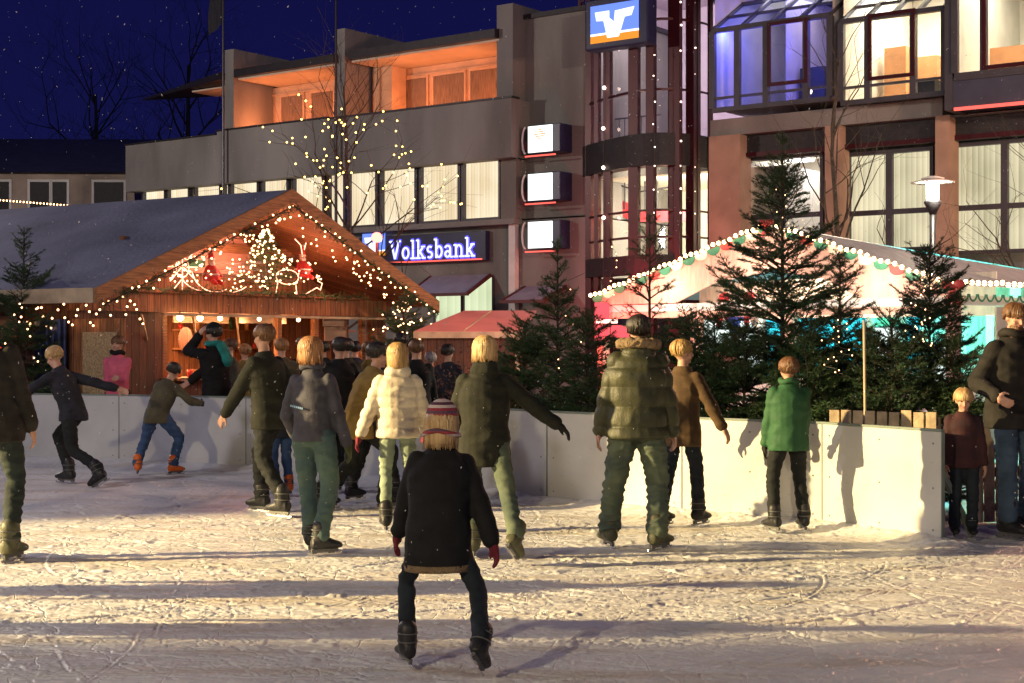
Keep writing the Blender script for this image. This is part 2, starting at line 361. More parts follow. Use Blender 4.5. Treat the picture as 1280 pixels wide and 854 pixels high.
for k, ((ax, ay), (bx, by)) in enumerate(zip(BP[:-1], BP[1:])):
    L = math.hypot(bx-ax, by-ay); e = empty('rink_board', (ax, ay, 0), math.atan2(by-ay, bx-ax), BL[k], 'rink board', 'rink boards round the ice')
    part('panel', M_board, e, .006, L-.006, -.012, .012, .02, .895, bevel=.004)
    part('top_rail', M_joint, e, .002, L-.002, -.02, .02, .897, .915)
    part('joint_strip', M_joint, e, L-.006, L+.004, -.016, .016, .02, .896)
    b = MB()
    for zz in (.12, .45, .80):
        for xx in (.09, L/2, L-.09): b.ell((xx, -.014, zz), (.009, .004, .009), nu=8, nv=4)
    b.build('bolt_heads', M_joint, e)
    b = MB()
    for xx in (.15, L-.15): MB().beam((xx, .5, .03), (xx, .03, .75), .04, .04).build('support_strut', M_joint, e)
# ------------------------------------------------------------------ the bank building
F = Frame((0, 44), (1.337, -1))
B = empty('bank_building', F.world(0, 0, 0), F.ang, 'long grey bank building with lit windows, glazed stair tower and roof terrace', 'building')
def bx(name, m, px0, px1, q, z0, z1, depth=.2, parent=None, **k):
    return part(name, m, parent or B, F.s(px0, q), F.s(px1, q), q, q+depth, z0, z1, **k)
zwb = F.z(622, 274, 0); zwt = F.z(622, 200, 0); zpb = F.z(642, 196, -.4); zp1 = F.z(642, 122, -.4)
zp2 = F.z(411, 148, -.4); zp3 = F.z(271, 169, -.4)
sL = F.s(157, -.4); s640 = F.s(639, -.4)
# left wing
part('wall', M_conc, B, sL+.2, F.s(733, .35), .36, 9, -.1, zwb-.05, label='lower wall of the left wing')
part('wall', M_conc, B, sL+.2, F.s(640, .0), 1.2, 9, zwb-.02, zpb, label='recessed wall behind the ribbon window')
part('window_sill', M_conc2, B, sL+.2, F.s(640, 0)+.1, -.02, .35, zwb-.16, zwb)
part('parapet', M_conc2, B, F.s(411, -.4), s640, -.4, -.1, zpb, zp1)
part('parapet', M_conc2, B, F.s(271, -.4), F.s(411, -.4)-.003, -.4, -.1, zpb, zp2)
part('parapet', M_conc2, B, sL, F.s(271, -.4)-.003, -.4, -.1, zpb, zp3)
part('parapet', M_conc2, B, s640-.3, s640, -.098, 1.0, zpb, zp1-.003, label='lit end face of the parapet')
part('parapet_cap', M_capm, B, F.s(411, -.4)-.03, s640+.05, -.44, -.06, zp1+.002, zp1+.06)
part('parapet_cap', M_capm, B, F.s(271, -.4)-.03, F.s(411, -.4)-.04, -.44, -.06, zp2+.002, zp2+.06)
part('parapet_cap', M_capm, B, sL-.03, F.s(271, -.4)-.04, -.44, -.06, zp3+.002, zp3+.06)
part('terrace_floor', M_conc, B, sL, s640, -.09, 9, zpb-.0, zpb+.25)
panes = [(180,206),(211,236),(245,275),(281,286),(290,322),(329,359),(368,404),(412,430),(437,470),(478,519),(527,573),(580,624)]
for i, (a, b) in enumerate(panes):
    s0, s1 = F.s(a, .05), F.s(b, .05); nx = F.s(panes[i+1][0], .05) if i+1 < len(panes) else s1+.15
    fr = MB(); fr.box(s0-.07, s0, 0, .14, zwb, zwt+.1); fr.box(s1, min(nx-.08, s1+.1), 0, .14, zwb, zwt+.1); fr.box(s0, s1, 0.01, .13, zwb+.003, zwb+.07); fr.box(s0, s1, 0.01, .13, zwt, zwt+.1)
    wdw = fr.build('window', M_frame, B)
    part('pane', M_glass, wdw, s0, s1, .045, .05, zwb+.07, zwt)
    part('blind', M_blind, wdw, s0, s1, .16, .18, zwb+.05, zwt+.04)
part('lintel', M_frame, B, F.s(175, 0), F.s(626, 0), .2, .5, zwt+.1, zpb-.003)
part('wall', M_conc, B, F.s(626, 0), F.s(645, 0), -.0, 1.19, zwb+.001, zpb-.003, label='narrow grey pier at the end of the ribbon window')
# tower block with the lit signs
zt = F.z(726, 14, .5)
part('wall', M_conc, B, F.s(642, .5), F.s(733, .5), .5, 8, zwb+.01, zt, label='tall blank grey wall carrying the lit boxes')
part('roof_edge', M_capm, B, F.s(640, .5)-.1, F.s(733, .5)+.1, .42, 8.1, zt+.002, zt+.14)
part('downpipe', M_white, B, F.s(637, .2), F.s(645, .2), .15, .33, 0, F.z(640, 277, .2), label='pale downpipe')
# roof terrace
def fin(p0, p1, ytop, ybot, q0=-.08, q1=3.4):
    s0, s1 = F.s(p0, q0), F.s(p1, q0); return part('fin_wall', M_conc2, B, s0, s1, q0, q1, F.z(p0, ybot, q0)-.3, F.z(p0, ytop, q0))
f1 = fin(281, 292, 63, 160); f2 = fin(420, 431, 37, 140); f3 = fin(621, 641, 7, 122)
zr2 = F.z(530, 50, 1.2)
def slab(pa, pb, z, over, q1=3.6, th=.26, rise=.5):
    m = MB(); s0, s1 = F.s(pa, -.2), F.s(pb, -.2)
    for k, (mm, dz) in enumerate(((0, 0),)):
        m.add([(s0, over, z), (s1, over, z), (s1, q1, z), (s0, q1, z), (s0, over, z+th), (s1, over, z+th), (s1, q1, z+th+rise), (s0, q1, z+th+rise)],
              [(0,3,2,1),(4,5,6,7),(0,1,5,4),(1,2,6,5),(2,3,7,6),(3,0,4,7)])
    return m.build('terrace_roof', M_capm, B)
zs2 = F.z(525, 61, -.3); zs1 = F.z(350, 88, -.3); zs0 = F.z(250, 103, -.3)
slab(437, 621, zs2, -.3); slab(295, 419, zs1, -.3); 
m = MB(); m.add([(F.s(278, -.2), -.3, zs0), (F.s(278, -.2), 3, zs0), (F.s(178, 1.5), 1.5, zs0+.1), (F.s(278, -.2), -.3, zs0+.25), (F.s(278, -.2), 3, zs0+.25), (F.s(178, 1.5), 1.5, zs0+.16)],
                [(0,1,2),(5,4,3),(0,2,5,3),(1,4,5,2),(0,3,4,1)]); m.build('terrace_roof', M_capm, B, label='pointed cantilevered end of the terrace roof')
M_soff = mat('soffit_white', (.62, .52, .42), .8, .05, 2)
part('soffit', M_soff, B, F.s(437, -.2), F.s(621, -.2), -.1, 3.5, zs2-.06, zs2-.004)
part('soffit', M_soff, B, F.s(295, -.2), F.s(419, -.2), -.1, 3.5, zs1-.06, zs1-.004)
part('soffit', M_soff, B, F.s(215, -.2), F.s(278, -.2), .7, 1.9, zs0-.06, zs0-.004)
def backwall(pa, pb, q, z1, wins):
    s0, s1 = F.s(pa, q), F.s(pb, q); part('terrace_back_wall', M_orange, B, s0, s1, q+.06, q+.3, zpb+.2, z1)
    zc = z1-.28
    part('transom', M_orange, B, s0, s1, q, q+.055, zc, zc+.05)
    for a, b in wins:
        wd = MB(); x0, x1 = F.s(a, q), F.s(b, q); wd.box(x0, x0+.06, q-.01, q+.05, zpb+.26, zc-.004); wd.box(x1-.06, x1, q-.01, q+.05, zpb+.26, zc-.004); wd.box(x0+.06, x1-.06, q-.01, q+.05, zc-.08, zc-.006)
        wo_ = wd.build('terrace_window', M_orange, B); part('curtain', M_curt, wo_, x0+.06, x1-.06, q+.02, q+.045, zpb+.26, zc-.08)
backwall(433, 640, 1.7, zs2-.07, [(494, 535), (540, 582), (586, 627)])
backwall(292, 440, 1.7, zs1-.07, [(306, 336), (350, 380), (388, 418)])
part('terrace_pier', M_orange, B, F.s(466, 1.0), F.s(490, 1.0), 1.0, 1.68, zpb+.26, zs2-.07)
part('terrace_pier', M_orange, B, F.s(293, .9), F.s(303, .9), .9, 1.68, zpb+.26, zs1-.07)
for pa, zz, L in ((445, zs2, .5), (512, zs2, 1.2), (585, zs2, 1.2), (330, zs1, 1), (385, zs1, 1), (270, zs0, .35)):
    P = F.world(F.s(pa, .6), .6, zz-1.5)
    lamp('POINT', 'terrace_uplight', P, (1, .27, .085), 85*L, .3)
# bank lettering and lit boxes
M_letter = emit('letter_white_blue', (.80, .84, 1), 1.5); M_lhalo = emit('letter_blue_edge', (.12, .10, 1), 1.5)
M_signb = mat('sign_box_blue', (.02, .02, .07), .4, .1, 3); M_neon = emit('pink_orange_neon', (1, .30, .16), 1.6); M_neonr = emit('red_neon', (1, .13, .10), 1.7)
def stroke(m, pts, wd, y, th, cl=False):
    n = len(pts); P = [Vector((p[0], 0, p[1])) for p in pts]
    Ls, Rs = [], []
    for i, p in enumerate(P):
        a = P[i-1] if (i > 0 or cl) else P[i]; b = P[(i+1) % n] if (i < n-1 or cl) else P[i]; t = (b-a).normalized(); nn = Vector((-t.z, 0, t.x))*wd/2
        Ls.append(p+nn); Rs.append(p-nn)
    k = n if cl else n-1
    for i in range(k):
        j = (i+1) % n
        q = [Ls[i], Ls[j], Rs[j], Rs[i]]; f = [v+Vector((0, y, 0)) for v in q]; b = [v+Vector((0, y+th, 0)) for v in q]
        m.add(f+b, [(0,1,2,3),(7,6,5,4),(0,4,5,1),(2,6,7,3),(1,5,6,2),(3,7,4,0)])
def arc(cx, cz, rx, rz, a0, a1, n=14): return [(cx+rx*math.cos(R(a0+(a1-a0)*i/n)), cz+rz*math.sin(R(a0+(a1-a0)*i/n))) for i in range(n+1)]
# glyphs on a unit grid: x-height .66, cap 1; slab serifs
G = {
 'V': (.92, [[(.14,.98),(.46,.04)], [(.78,.98),(.46,.04)], [(0,.97),(.32,.97)], [(.62,.97),(.92,.97)]]),
 'o': (.66, [arc(.33,.33,.24,.28,0,360)]),
 'l': (.36, [[(.18,1),(.18,0)], [(.02,.97),(.2,.97)], [(0,.04),(.36,.04)]]),
 'k': (.74, [[(.18,1),(.18,0)], [(.02,.97),(.2,.97)], [(0,.04),(.34,.04)], [(.22,.28),(.56,.62)], [(.32,.36),(.60,.04)], [(.42,.63),(.70,.63)], [(.46,.04),(.74,.04)]]),
 's': (.54, [arc(.27,.48,.17,.14,40,250,10)+arc(.27,.19,.18,.15,80,-140,10)]),
 'b': (.70, [[(.17,1),(.17,0)], [(0,.97),(.19,.97)], arc(.38,.33,.22,.28,150,-150,14)]),
 'a': (.68, [arc(.28,.45,.2,.17,160,0,8)+[(.48,.1),(.52,.04),(.66,.04)], arc(.28,.19,.18,.15,20,340,12)]),
 'n': (.78, [[(.17,.64),(.17,0)], [(0,.63),(.19,.63)], [(0,.04),(.32,.04)], arc(.38,.40,.21,.22,170,0,8)+[(.59,0)], [(.44,.04),(.78,.04)]]),
}
def letters(word, s0, s1, z0, h, y, parent):
    tot = sum(G[c][0]+.07 for c in word); sc = (s1-s0)/tot; cx = s0
    for c in word:
        for wdt, th, mt, nm, yy in ((.27, .02, M_lhalo, 'halo', y+.006), (.10, .03, M_letter, 'letter', y-.03)):
            m = MB()
            for st in G[c][1]:
                cl = c == 'o'; pts = [(cx+p[0]*sc, z0+p[1]*h) for p in (st[:-1] if cl else st)]
                stroke(m, pts, wdt*sc, yy, th, cl)
            ob = m.build(nm, mt, parent, fixn=False)
            if nm == 'letter': pass
        cx += (G[c][0]+.07)*sc
q = .1
SG = empty('bank_sign', F.world(0, 0, 0), F.ang, 'long blue sign box with glowing white letters Volksbank', 'sign')
s0, s1 = F.s(448, q), F.s(606, q); z0, z1 = F.z(540, 328, q), F.z(540, 292, q)
part('sign_box', M_signb, SG, s0, s1, q+.04, q+.25, z0, z1, bevel=.01)
letters('Volksbank', F.s(487, q), F.s(595, q), F.z(540, 323, q), (F.z(540, 299, q)-F.z(540, 323, q)), q, SG)
part('neon_line', M_neonr, SG, F.s(484, q), F.s(602, q), q-.01, q+.03, z0+.02, z0+.06)
VW = [(.10,.93),(.40,.93),(.40,.70),(.50,.55),(.52,.90),(.92,.95),(.86,.68),(.72,.66),(.60,.05),(.36,.05),(.28,.62),(.13,.64)]
M_lblue = emit('lit_sign_blue', (.16, .27, .98), 1.3); M_lwhite = emit('lit_sign_white', (.9, .95, 1), 1.6); M_lor = emit('lit_sign_orange', (1, .34, .04), 1.1)
def logo(parent, s0, s1, z0, z1, y):
    part('logo_blue', M_lblue, parent, s0, s1, y, y+.02, z0+(z1-z0)*.25, z1); part('logo_orange', M_lor, parent, s0, s1, y, y+.02, z0, z0+(z1-z0)*.19)
    part('logo_stripe', M_lwhite, parent, s0, s1, y, y+.02, z0+(z1-z0)*.19+.001, z0+(z1-z0)*.25-.001)
    m = MB(); m.prism([(s0+(s1-s0)*a, y-.012, z0+(z1-z0)*(.06+b*.82)) for a, b in VW], (0, .01, 0)); m.build('logo_mark', M_lwhite, parent)
logo(SG, F.s(453, q), F.s(481, q), F.z(465, 320, q), F.z(465, 292, q), q-.0)
qs = -1.3
LS = empty('logo_sign', F.world(0, 0, 0), F.ang, 'lit square sign high on the tower, white V on blue over orange', 'sign')
a0, a1, b0, b1 = F.s(738, qs), F.s(798, qs), F.z(768, 51, qs), F.z(768, 4, qs)
part('housing', M_signb, LS, a0-.2, a1+.28, qs+.025, qs+.5, b0-.17, b1+.2, bevel=.05)
logo(LS, a0, a1, b0, b1, qs)
MB().beam((a0+.5, qs+.4, b0+.6), (a0+.5, 1.0, b0+.6), .12, .12).build('bracket', M_frame, LS)
M_face = emit('lit_box_face', (.93, 1, .95), 1.9)
for i, (y0, y1) in enumerate(((157, 190), (217, 250), (277, 310))):
    q = -.15; s0, s1 = F.s(660, q), F.s(690, q); z0, z1 = F.z(675, y1, q), F.z(675, y0, q)
    lab = ['lit square wall sign with small orange mark, topmost of three', 'blank white lit wall sign, middle of three', 'blank white lit wall sign, lowest of three, above the awning'][i]
    e = empty('lit_wall_sign', F.world(0, 0, 0), F.ang, lab, 'sign', 'lit square signs on the blank wall')
    part('housing', M_signb, e, s0-.02, s1+.26, q+.03, .48, z0-.02, z1+.03, bevel=.02)
    part('face', M_face, e, s0, s1, q, q+.025, z0, z1)
    part('neon_line', M_neonr, e, s0-.1, s1+.12, q-.02, q+.02, z0-.12, z0-.08)
    m = MB(); zc = (z0+z1)/2; m.tube([(s0-.16+.12*math.cos(t), q+.1, zc+(z1-z0)*.5*math.sin(t)) for t in [R(90+i_*12) for i_ in range(16)]], .03, 6); m.build('side_ring', M_white, e, smooth=True)
    if i == 0:
        m = MB()
        for k, wd_ in ((2, .3), (1, .6), (0, 1), (-1, .7), (-2, .3)):
            m.box((s0+s1)/2-.2*wd_, (s0+s1)/2+.2*wd_, q-.012, q-.002, zc+k*.06+.12, zc+k*.06+.15)
        m.build('orange_mark', M_lor, e)
# awnings and the lower lit window
M_awn = glass('awning_glass', (.35, .38, .6), .25, .3); M_awnb = mat('snow_covered_awning', (.28, .27, .36), .7, .1, 2); M_redbar = mat('dark_red_bar', (.10, .02, .02), .5, .1, 3)
for (pa, pb, y0, y1, lab) in ((532, 612, 344, 369, 'snow-dusted awning over the lit lower window'), (650, 706, 358, 377, 'small snow-dusted awning left of the stair tower')):
    e = empty('awning', F.world(0, 0, 0), F.ang, lab, 'awning')
    s0, s1 = F.s(pa+8, .3), F.s(pb, .3); zt_, zb_ = F.z(pb, y0, .3), F.z(pa, y1, -.8)
    MB().add([(s0, .3, zt_), (s1, .3, zt_), (s1, -.8, zb_), (s0, -.8, zb_), (s0, .3, zt_+.03), (s1, .3, zt_+.03), (s1, -.8, zb_+.03), (s0, -.8, zb_+.03)], [(0,3,2,1),(4,5,6,7),(0,1,5,4),(1,2,6,5),(2,3,7,6),(3,0,4,7)]).build('sheet', M_awnb, e)
    for ss in (s0-.04, s1+.04): MB().beam((ss, .3, zt_), (ss, -.85, zb_), .07, .1).build('side_arm', M_redbar, e)
    MB().beam((s0-.1, -.84, zb_), (s1+.1, -.84, zb_), .07, .09).build('front_bar', M_redbar, e)
M_lowin = lit_blind('lit_lower_window', (.55, .62, .38), (.85, .95, .62), 1.1, .3)
for pa, pb in ((545, 577), (581, 616)):
    fr = MB(); s0, s1 = F.s(pa, .33), F.s(pb, .33); z0, z1 = F.z(pa, 410, .33), F.z(pa, 348, .33)
    fr.box(s0-.06, s0, .28, .36, z0, z1); fr.box(s1, s1+.06, .28, .36, z0, z1); fr.box(s0, s1, .28, .36, z1, z1+.06)
    wo_ = fr.build('window', M_frame, B, label='lower window glowing pale green'); part('pane', M_lowin, wo_, s0, s1, .335, .35, z0, z1)
# ------------------------------------------------------------------ glazed stair tower (bowed)
ST = B
q0 = .2; zbt = F.z(800, 175, q0); zbb = F.z(800, 214, q0); zb2t = F.z(800, 322, q0); zb2b = F.z(800, 345, q0)
def bow(px):    # bowed plan: q as a function of pixel column
    t = (px-722)/(888-722); return .9-1.7*math.sin(math.pi*max(0, min(1, t)))**.8
ztop = F.z(800, -40, q0)
cols = [722, 731, 742, 752, 760, 788, 800, 812, 820, 836, 848, 858, 868, 884]
for px, wpx in ((724, 3), (735, 7), (745, 5), (758, 8), (791, 11), (812, 9), (842, 13), (862, 9), (870, 4), (886, 3)):
    q = bow(px); s = F.s(px, q); w_ = wpx/1900*41/2*1.25
    MB().box(s-w_, s+w_, q, q+.16, -.1, ztop).build('mullion', M_redfr, ST)
def bowband(name, m, z0, z1, off, th, pa=722, pb=888, n=16, **k):
    mm = MB(); P = [(F.s(pa+(pb-pa)*i/n, bow(pa+(pb-pa)*i/n)), bow(pa+(pb-pa)*i/n)) for i in range(n+1)]
    rings = [[(x, y+off, z0), (x, y+off, z1), (x, y+off+th, z1), (x, y+off+th, z0)] for x, y in P]
    return mm.loft(rings).build(name, m, ST, **k)
bowband('floor_band', M_black, zbb, zbt, -.06, .5); bowband('floor_band', M_black, zb2b, zb2t, -.06, .5)
for yy in (122, 37, 268, 300): zz = F.z(800, yy, q0); bowband('transom', M_redfr, zz-.03, zz+.03, .02, .1)
bowband('curved_glass', M_glass, .5, ztop, .20, .012, label='curved glazing of the stair tower')
sa, sb = F.s(735, 1.0), F.s(888, 1.0)
M_roomv = mat('room_wall_lilac', (.55, .47, .55), .8, .05, 2)
def room(sa, sb, qa, qb, z0, z1, m, name='room'):
    mm = MB(); v = [(sa, qa, z0), (sb, qa, z0), (sb, qb, z0), (sa, qb, z0), (sa, qa, z1), (sb, qa, z1), (sb, qb, z1), (sa, qb, z1)]
    mm.add(v, [(0, 1, 2, 3), (4, 7, 6, 5), (3, 2, 6, 7), (0, 3, 7, 4), (1, 5, 6, 2)]); return mm.build(name, m, B, fixn=False)
room(sa, sb+2.2, 1.1, 5.5, zbt, ztop, M_roomv); room(sa, sb+2.2, 1.1, 5.5, zb2b, zbb-.02, M_roomw)
lamp('AREA', 'stair_light', F.world((sa+sb)/2, 1.6, zbt+4.2), (1, .84, .92), 330, 2.5, F.world((sa+sb)/2+.5, 4.5, zbt+1.5))
lamp('AREA', 'stair_light', F.world((sa+sb)/2+.8, 1.4, zbb-.25), (1, .9, .7), 900, 2.2, F.world((sa+sb)/2+.5, 4.0, zb2t))
# red stair balustrade and flight
q = 2.4
m = MB(); m.prism([(F.s(760, q), q, F.z(760, 248, q)), (F.s(772, q), q, F.z(772, 248, q)), (F.s(800, q), q, F.z(800, 262, q)), (F.s(858, q), q, F.z(858, 262, q)), (F.s(858, q), q, F.z(858, 277, q)), (F.s(792, q), q, F.z(792, 277, q)), (F.s(760, q), q, F.z(760, 262, q))], (0, .1, 0)); m.build('stair_balustrade', M_redp, B)
part('red_column', M_redp, B, F.s(739, 1.3), F.s(750, 1.3), 1.3, 1.5, zb2t, zbb-.03)
m = MB()
for pa in (757, 772, 781, 806, 822, 838, 852): m.tube([(F.s(pa, q-.05), q-.05, F.z(pa, 262, q)), (F.s(pa, q-.05), q-.05, F.z(pa, 226, q))], .02, 6)
for yy in (262,): pass
m.tube([(F.s(757, q-.05), q-.05, F.z(757, 226, q)), (F.s(800, q-.05), q-.05, F.z(800, 240, q)), (F.s(852, q-.05), q-.05, F.z(852, 232, q))], .025, 6)
m.build('stair_railing', M_black, B)
part('doorway', M_curt, B, F.s(772, 5.3), F.s(786, 5.3), 5.38, 5.45, zbt, F.z(780, 105, 5.3), label='dark doorway on the upper landing')
m = MB()
for k in range(9): m.tube([(F.s(760+k*7, 2.0), 2.0, zbt), (F.s(760+k*7, 2.0), 2.0, zbt+.95)], .012, 5)
m.tube([(F.s(758, 2.0), 2.0, zbt+.95), (F.s(826, 2), 2.0, zbt+.95)], .025, 5)
m.build('landing_railing', M_frame, B)
# ------------------------------------------------------------------ right wing
zb = F.z(1040, 128, -.6); ztw = F.z(1040, 14, -.6)
part('wall', M_conc, B, F.s(886, .9), F.s(1400, .9), 1.4, 9, -.1, F.z(1000, 312, 1.4), label='lower wall of the right wing')
zl_t = F.z(1110, 190, .45); zl_b = F.z(1110, 296, .45); zband = F.z(1040, 150, 0)
part('floor_band_wall', M_conc, B, F.s(888, 0), F.s(1178, 0), .0, 1.2, zband-.15, zb-.05)
for pa, pb in ((886, 925), (1031, 1049), (1169, 1187)):
    part('pillar', M_pillar, B, F.s(pa, -.1), F.s(pb, -.1), -.1, .5, -.1, zband-.155)
part('awning_box', M_black, B, F.s(926, .3), F.s(1420, .3), .28, 1.3, zl_t+.12, zband-.16)
part('red_trim', M_redfr, B, F.s(926, .2), F.s(1420, .2), .22, .275, zl_t+.12, zl_t+.24)
def gridwin(pa, pb, ya, yb, q, m, mull, tr, name='window', label=None):
    s0, s1 = F.s(pa, q), F.s(pb, q); z1, z0 = F.z((pa+pb)/2, ya, q), F.z((pa+pb)/2, yb, q); fr = MB(); t = .09
    fr.box(s0-t, s0, q-.06, q+.08, z0-t, z1+t); fr.box(s1, s1+t, q-.06, q+.08, z0-t, z1+t); fr.box(s0, s1, q-.055, q+.075, z1, z1+t); fr.box(s0, s1, q-.055, q+.075, z0-t, z0)
    for x in mull: ss = F.s(x, q); fr.box(ss-t*.9, ss+t*.9, q-.058, q+.078, z0, z1)
    for yy in tr: zz = F.z((pa+pb)/2, yy, q); fr.box(s0, s1, q-.05, q+.07, zz-t*.7, zz+t*.7)
    o = fr.build(name, M_frame, B, label=label); part('pane', M_glass, o, s0, s1, q-.01, q, z0, z1)
    if m: part('blind', m, o, s0, s1, q+.12, q+.14, z0, z1)
    return s0, s1, z0, z1
q = .6
a = gridwin(934, 1026, 198, 296, q, None, [], [270], label='window into a lit white room')
room(a[0]-.1, a[1]+.1, q+.1, q+3.6, a[2]-.3, a[3]+.3, M_roomw)
lamp('AREA', 'office_light', F.world((a[0]+a[1])/2, q+1.8, a[3]+.25), (.95, .92, 1), 90, 1.4, F.world((a[0]+a[1])/2, q+1.9, a[2]))
part('ceiling_lamp', emit('office_tube', (1, .95, .9), 5), B, a[0]+.5, a[0]+1.2, q+1.2, q+1.5, a[3]+.05, a[3]+.12)
gridwin(1062, 1163, 192, 310, q, M_blind2, [1112], [265], label='window with closed pale blinds')
gridwin(1196, 1300, 180, 312, q, M_blind2, [1256], [258], label='window with closed pale blinds at the right edge')
part('wall', M_conc, B, F.s(1028, q)+.1, F.s(1060, q)-.1, q-.03, 1.3, zl_b-.3, zl_t+.1); part('wall', M_conc, B, F.s(1164, q)+.1, F.s(1195, q)-.1, q-.03, 1.3, zl_b-.3, zl_t+.1)
# upper glazed bays
def bay(pa, pb, q, y_t, y_b, mulls, trans_y, casement, rm, lc, le, slope=True, label=None):
    s0, s1 = F.s(pa, q), F.s(pb, q); pm = (pa+pb)/2; z0, z1 = F.z(pm, y_b, q), F.z(pm, y_t, q); t = .075; fr = MB()
    for x in [pa, *mulls, pb]: ss = F.s(x, q); fr.box(ss-t, ss+t, q-.07, q+.07, z0, z1)
    fr.box(s0, s1, q-.065, q+.065, z0-.12, z0); fr.box(s0, s1, q-.075, q+.075, z1-.04, z1+.08)
    zt_ = F.z(pm, trans_y, q); fr.box(s0, s1, q-.05, q+.05, zt_-.03, zt_+.03)
    if slope:
        for x in [pa, *[pa+(pb-pa)*k/4 for k in (1, 2, 3)], pb]: ss = F.s(x, q); fr.beam((ss, q, z1+.05), (ss, q+1.6, z1+1.0), .09, .09, (0, -1, 1))
        fr.beam((s0, q+.75, z1+.5), (s1, q+.75, z1+.5), .07, .07)
        fr.beam((s0, q+1.6, z1+1.0), (s1, q+1.6, z1+1.0), .1, .1)
    o = fr.build('glazed_bay', M_frame, B, label=label)
    part('pane', M_glass, o, s0, s1, q-.01, q, z0, z1)
    if slope: MB().add([(s0, q+.01, z1+.05), (s1, q+.01, z1+.05), (s1, q+1.61, z1+1.0), (s0, q+1.61, z1+1.0)], [(0, 1, 2, 3)]).build('sloped_pane', M_glassb, o, fixn=False)
    c0, c1, cy0, cy1 = casement; x0, x1 = F.s(c0, q-.1), F.s(c1, q-.1); za, zb_ = F.z(pm, cy1, q-.1), F.z(pm, cy0, q-.1); c = MB()
    c.box(x0-.06, x0+.03, q-.13, q-.075, za, zb_); c.box(x1-.03, x1+.06, q-.13, q-.075, za, zb_); c.box(x0+.03, x1-.03, q-.13, q-.076, za, za+.09); c.box(x0+.03, x1-.03, q-.13, q-.076, zb_-.09, zb_)
    c.build('casement_frame', M_redfr, o)
    room(s0, s1, q+.12, q+4.5, z0-.02, z1+1.4, rm)
    lamp('AREA', 'room_light', F.world((s0+s1)/2, q+2.2, z1+1.1), lc, le, 2.0, F.world((s0+s1)/2, q+2.4, z0))
    return s0, s1, z0, z1
qb = -.5
M_roomblue = mat('room_wall_grey', (.50, .48, .46), .8, .05, 2)
b1 = bay(891, 1038, qb, 30, 128, [922, 958, 1008], 116, (962, 1007, 28, 108), M_roomblue, (.9, .85, 1), 62, label='glazed bay lit blue')
for s_ in (b1[0]+.15, b1[1]-.2): lamp('AREA', 'blue_light', F.world(s_+(.2 if s_ < b1[0]+1 else -.3), qb+.5, b1[3]+.2), (.08, .10, 1), 75, .5, F.world(s_, qb+1.0, b1[2]))
lamp('AREA', 'blue_light', F.world((b1[0]+b1[1])/2, qb+.8, b1[3]-.6), (.08, .10, 1), 60, 1.5, F.world((b1[0]+b1[1])/2, qb+1, b1[3]+1))
part('cabinet', M_frame, B, b1[0]+1.4, b1[0]+2.1, qb+2.2, qb+2.8, b1[2], b1[2]+1.2, label='dark framed stand inside the blue bay')
m = MB(); m.ell(((b1[0]+b1[1])/2+.6, qb+1.0, b1[2]+.35), .07); m.build('desk_lamp', emit('desk_lamp_glow', (1, .8, .5), 9), B)
b2 = bay(1052, 1181, qb, 20, 120, [1085, 1142], 104, (1088, 1141, 14, 98), M_roomw, (1, .94, .72), 330, label='glazed bay of the cream lit office')
part('cabinet', M_cab, B, F.s(1113, 2), F.s(1140, 2), 1.6, 2.1, b2[2], F.z(1126, 62, 2), label='tall orange cabinet'); part('cabinet', M_cab, B, F.s(1143, 2.6), F.s(1175, 2.6), 2.4, 2.9, b2[2], F.z(1160, 72, 2.6), label='lower orange cabinet behind')
part('printer', M_black, B, F.s(1148, .5), F.s(1172, .5), .3, .8, b2[2], b2[2]+.45)
qc = -.9
b3 = bay(1194, 1345, qc, -35, 84, [1230], 92, (1231, 1340, -30, 83), M_roomw, (1, .95, .76), 480, slope=False, label='large glazed bay at the right edge')
part('cabinet', M_cab, B, F.s(1192, 2), F.s(1340, 2), 1.4, 2.0, b3[2], F.z(1260, 64, 2), label='long low orange cabinet')
part('ceiling_tube', emit('office_tube_long', (1, 1, .92), 6), B, b3[0]+.2, b3[1], .6, .75, b3[3]+.5, b3[3]+.56)
part('spandrel', mat('dark_blue_panel', (.05, .055, .085), .4, .1, 3), B, F.s(1189, qc), F.s(1420, qc), qc, 1.2, F.z(1260, 128, qc), b3[2]-.13)
part('neon_line', M_neonr, B, F.s(1192, qc-.1), F.s(1380, qc-.1), qc-.09, qc-.03, F.z(1260, 133, qc), F.z(1260, 129, qc))
part('side_post', M_frame, B, F.s(1181, qc), F.s(1191, qc), qc-.02, .1, F.z(1260, 128, qc)-.05, ztw+1.6)
part('wall', M_conc, B, F.s(1346, 1.4), F.s(1346, 1.4)+14, 1.3, 9, -.1, ztw+1.1, label='blank wall at the far right')
part('roof', M_black, B, F.s(886, 1.2), F.s(1420, 1.2), 1.25, 9, ztw+1.15, ztw+1.6)
part('floor_band_wall', M_conc, B, F.s(1188, .1), F.s(1420, .1), .1, 1.2, zband-.15, F.z(1260, 140, .1))
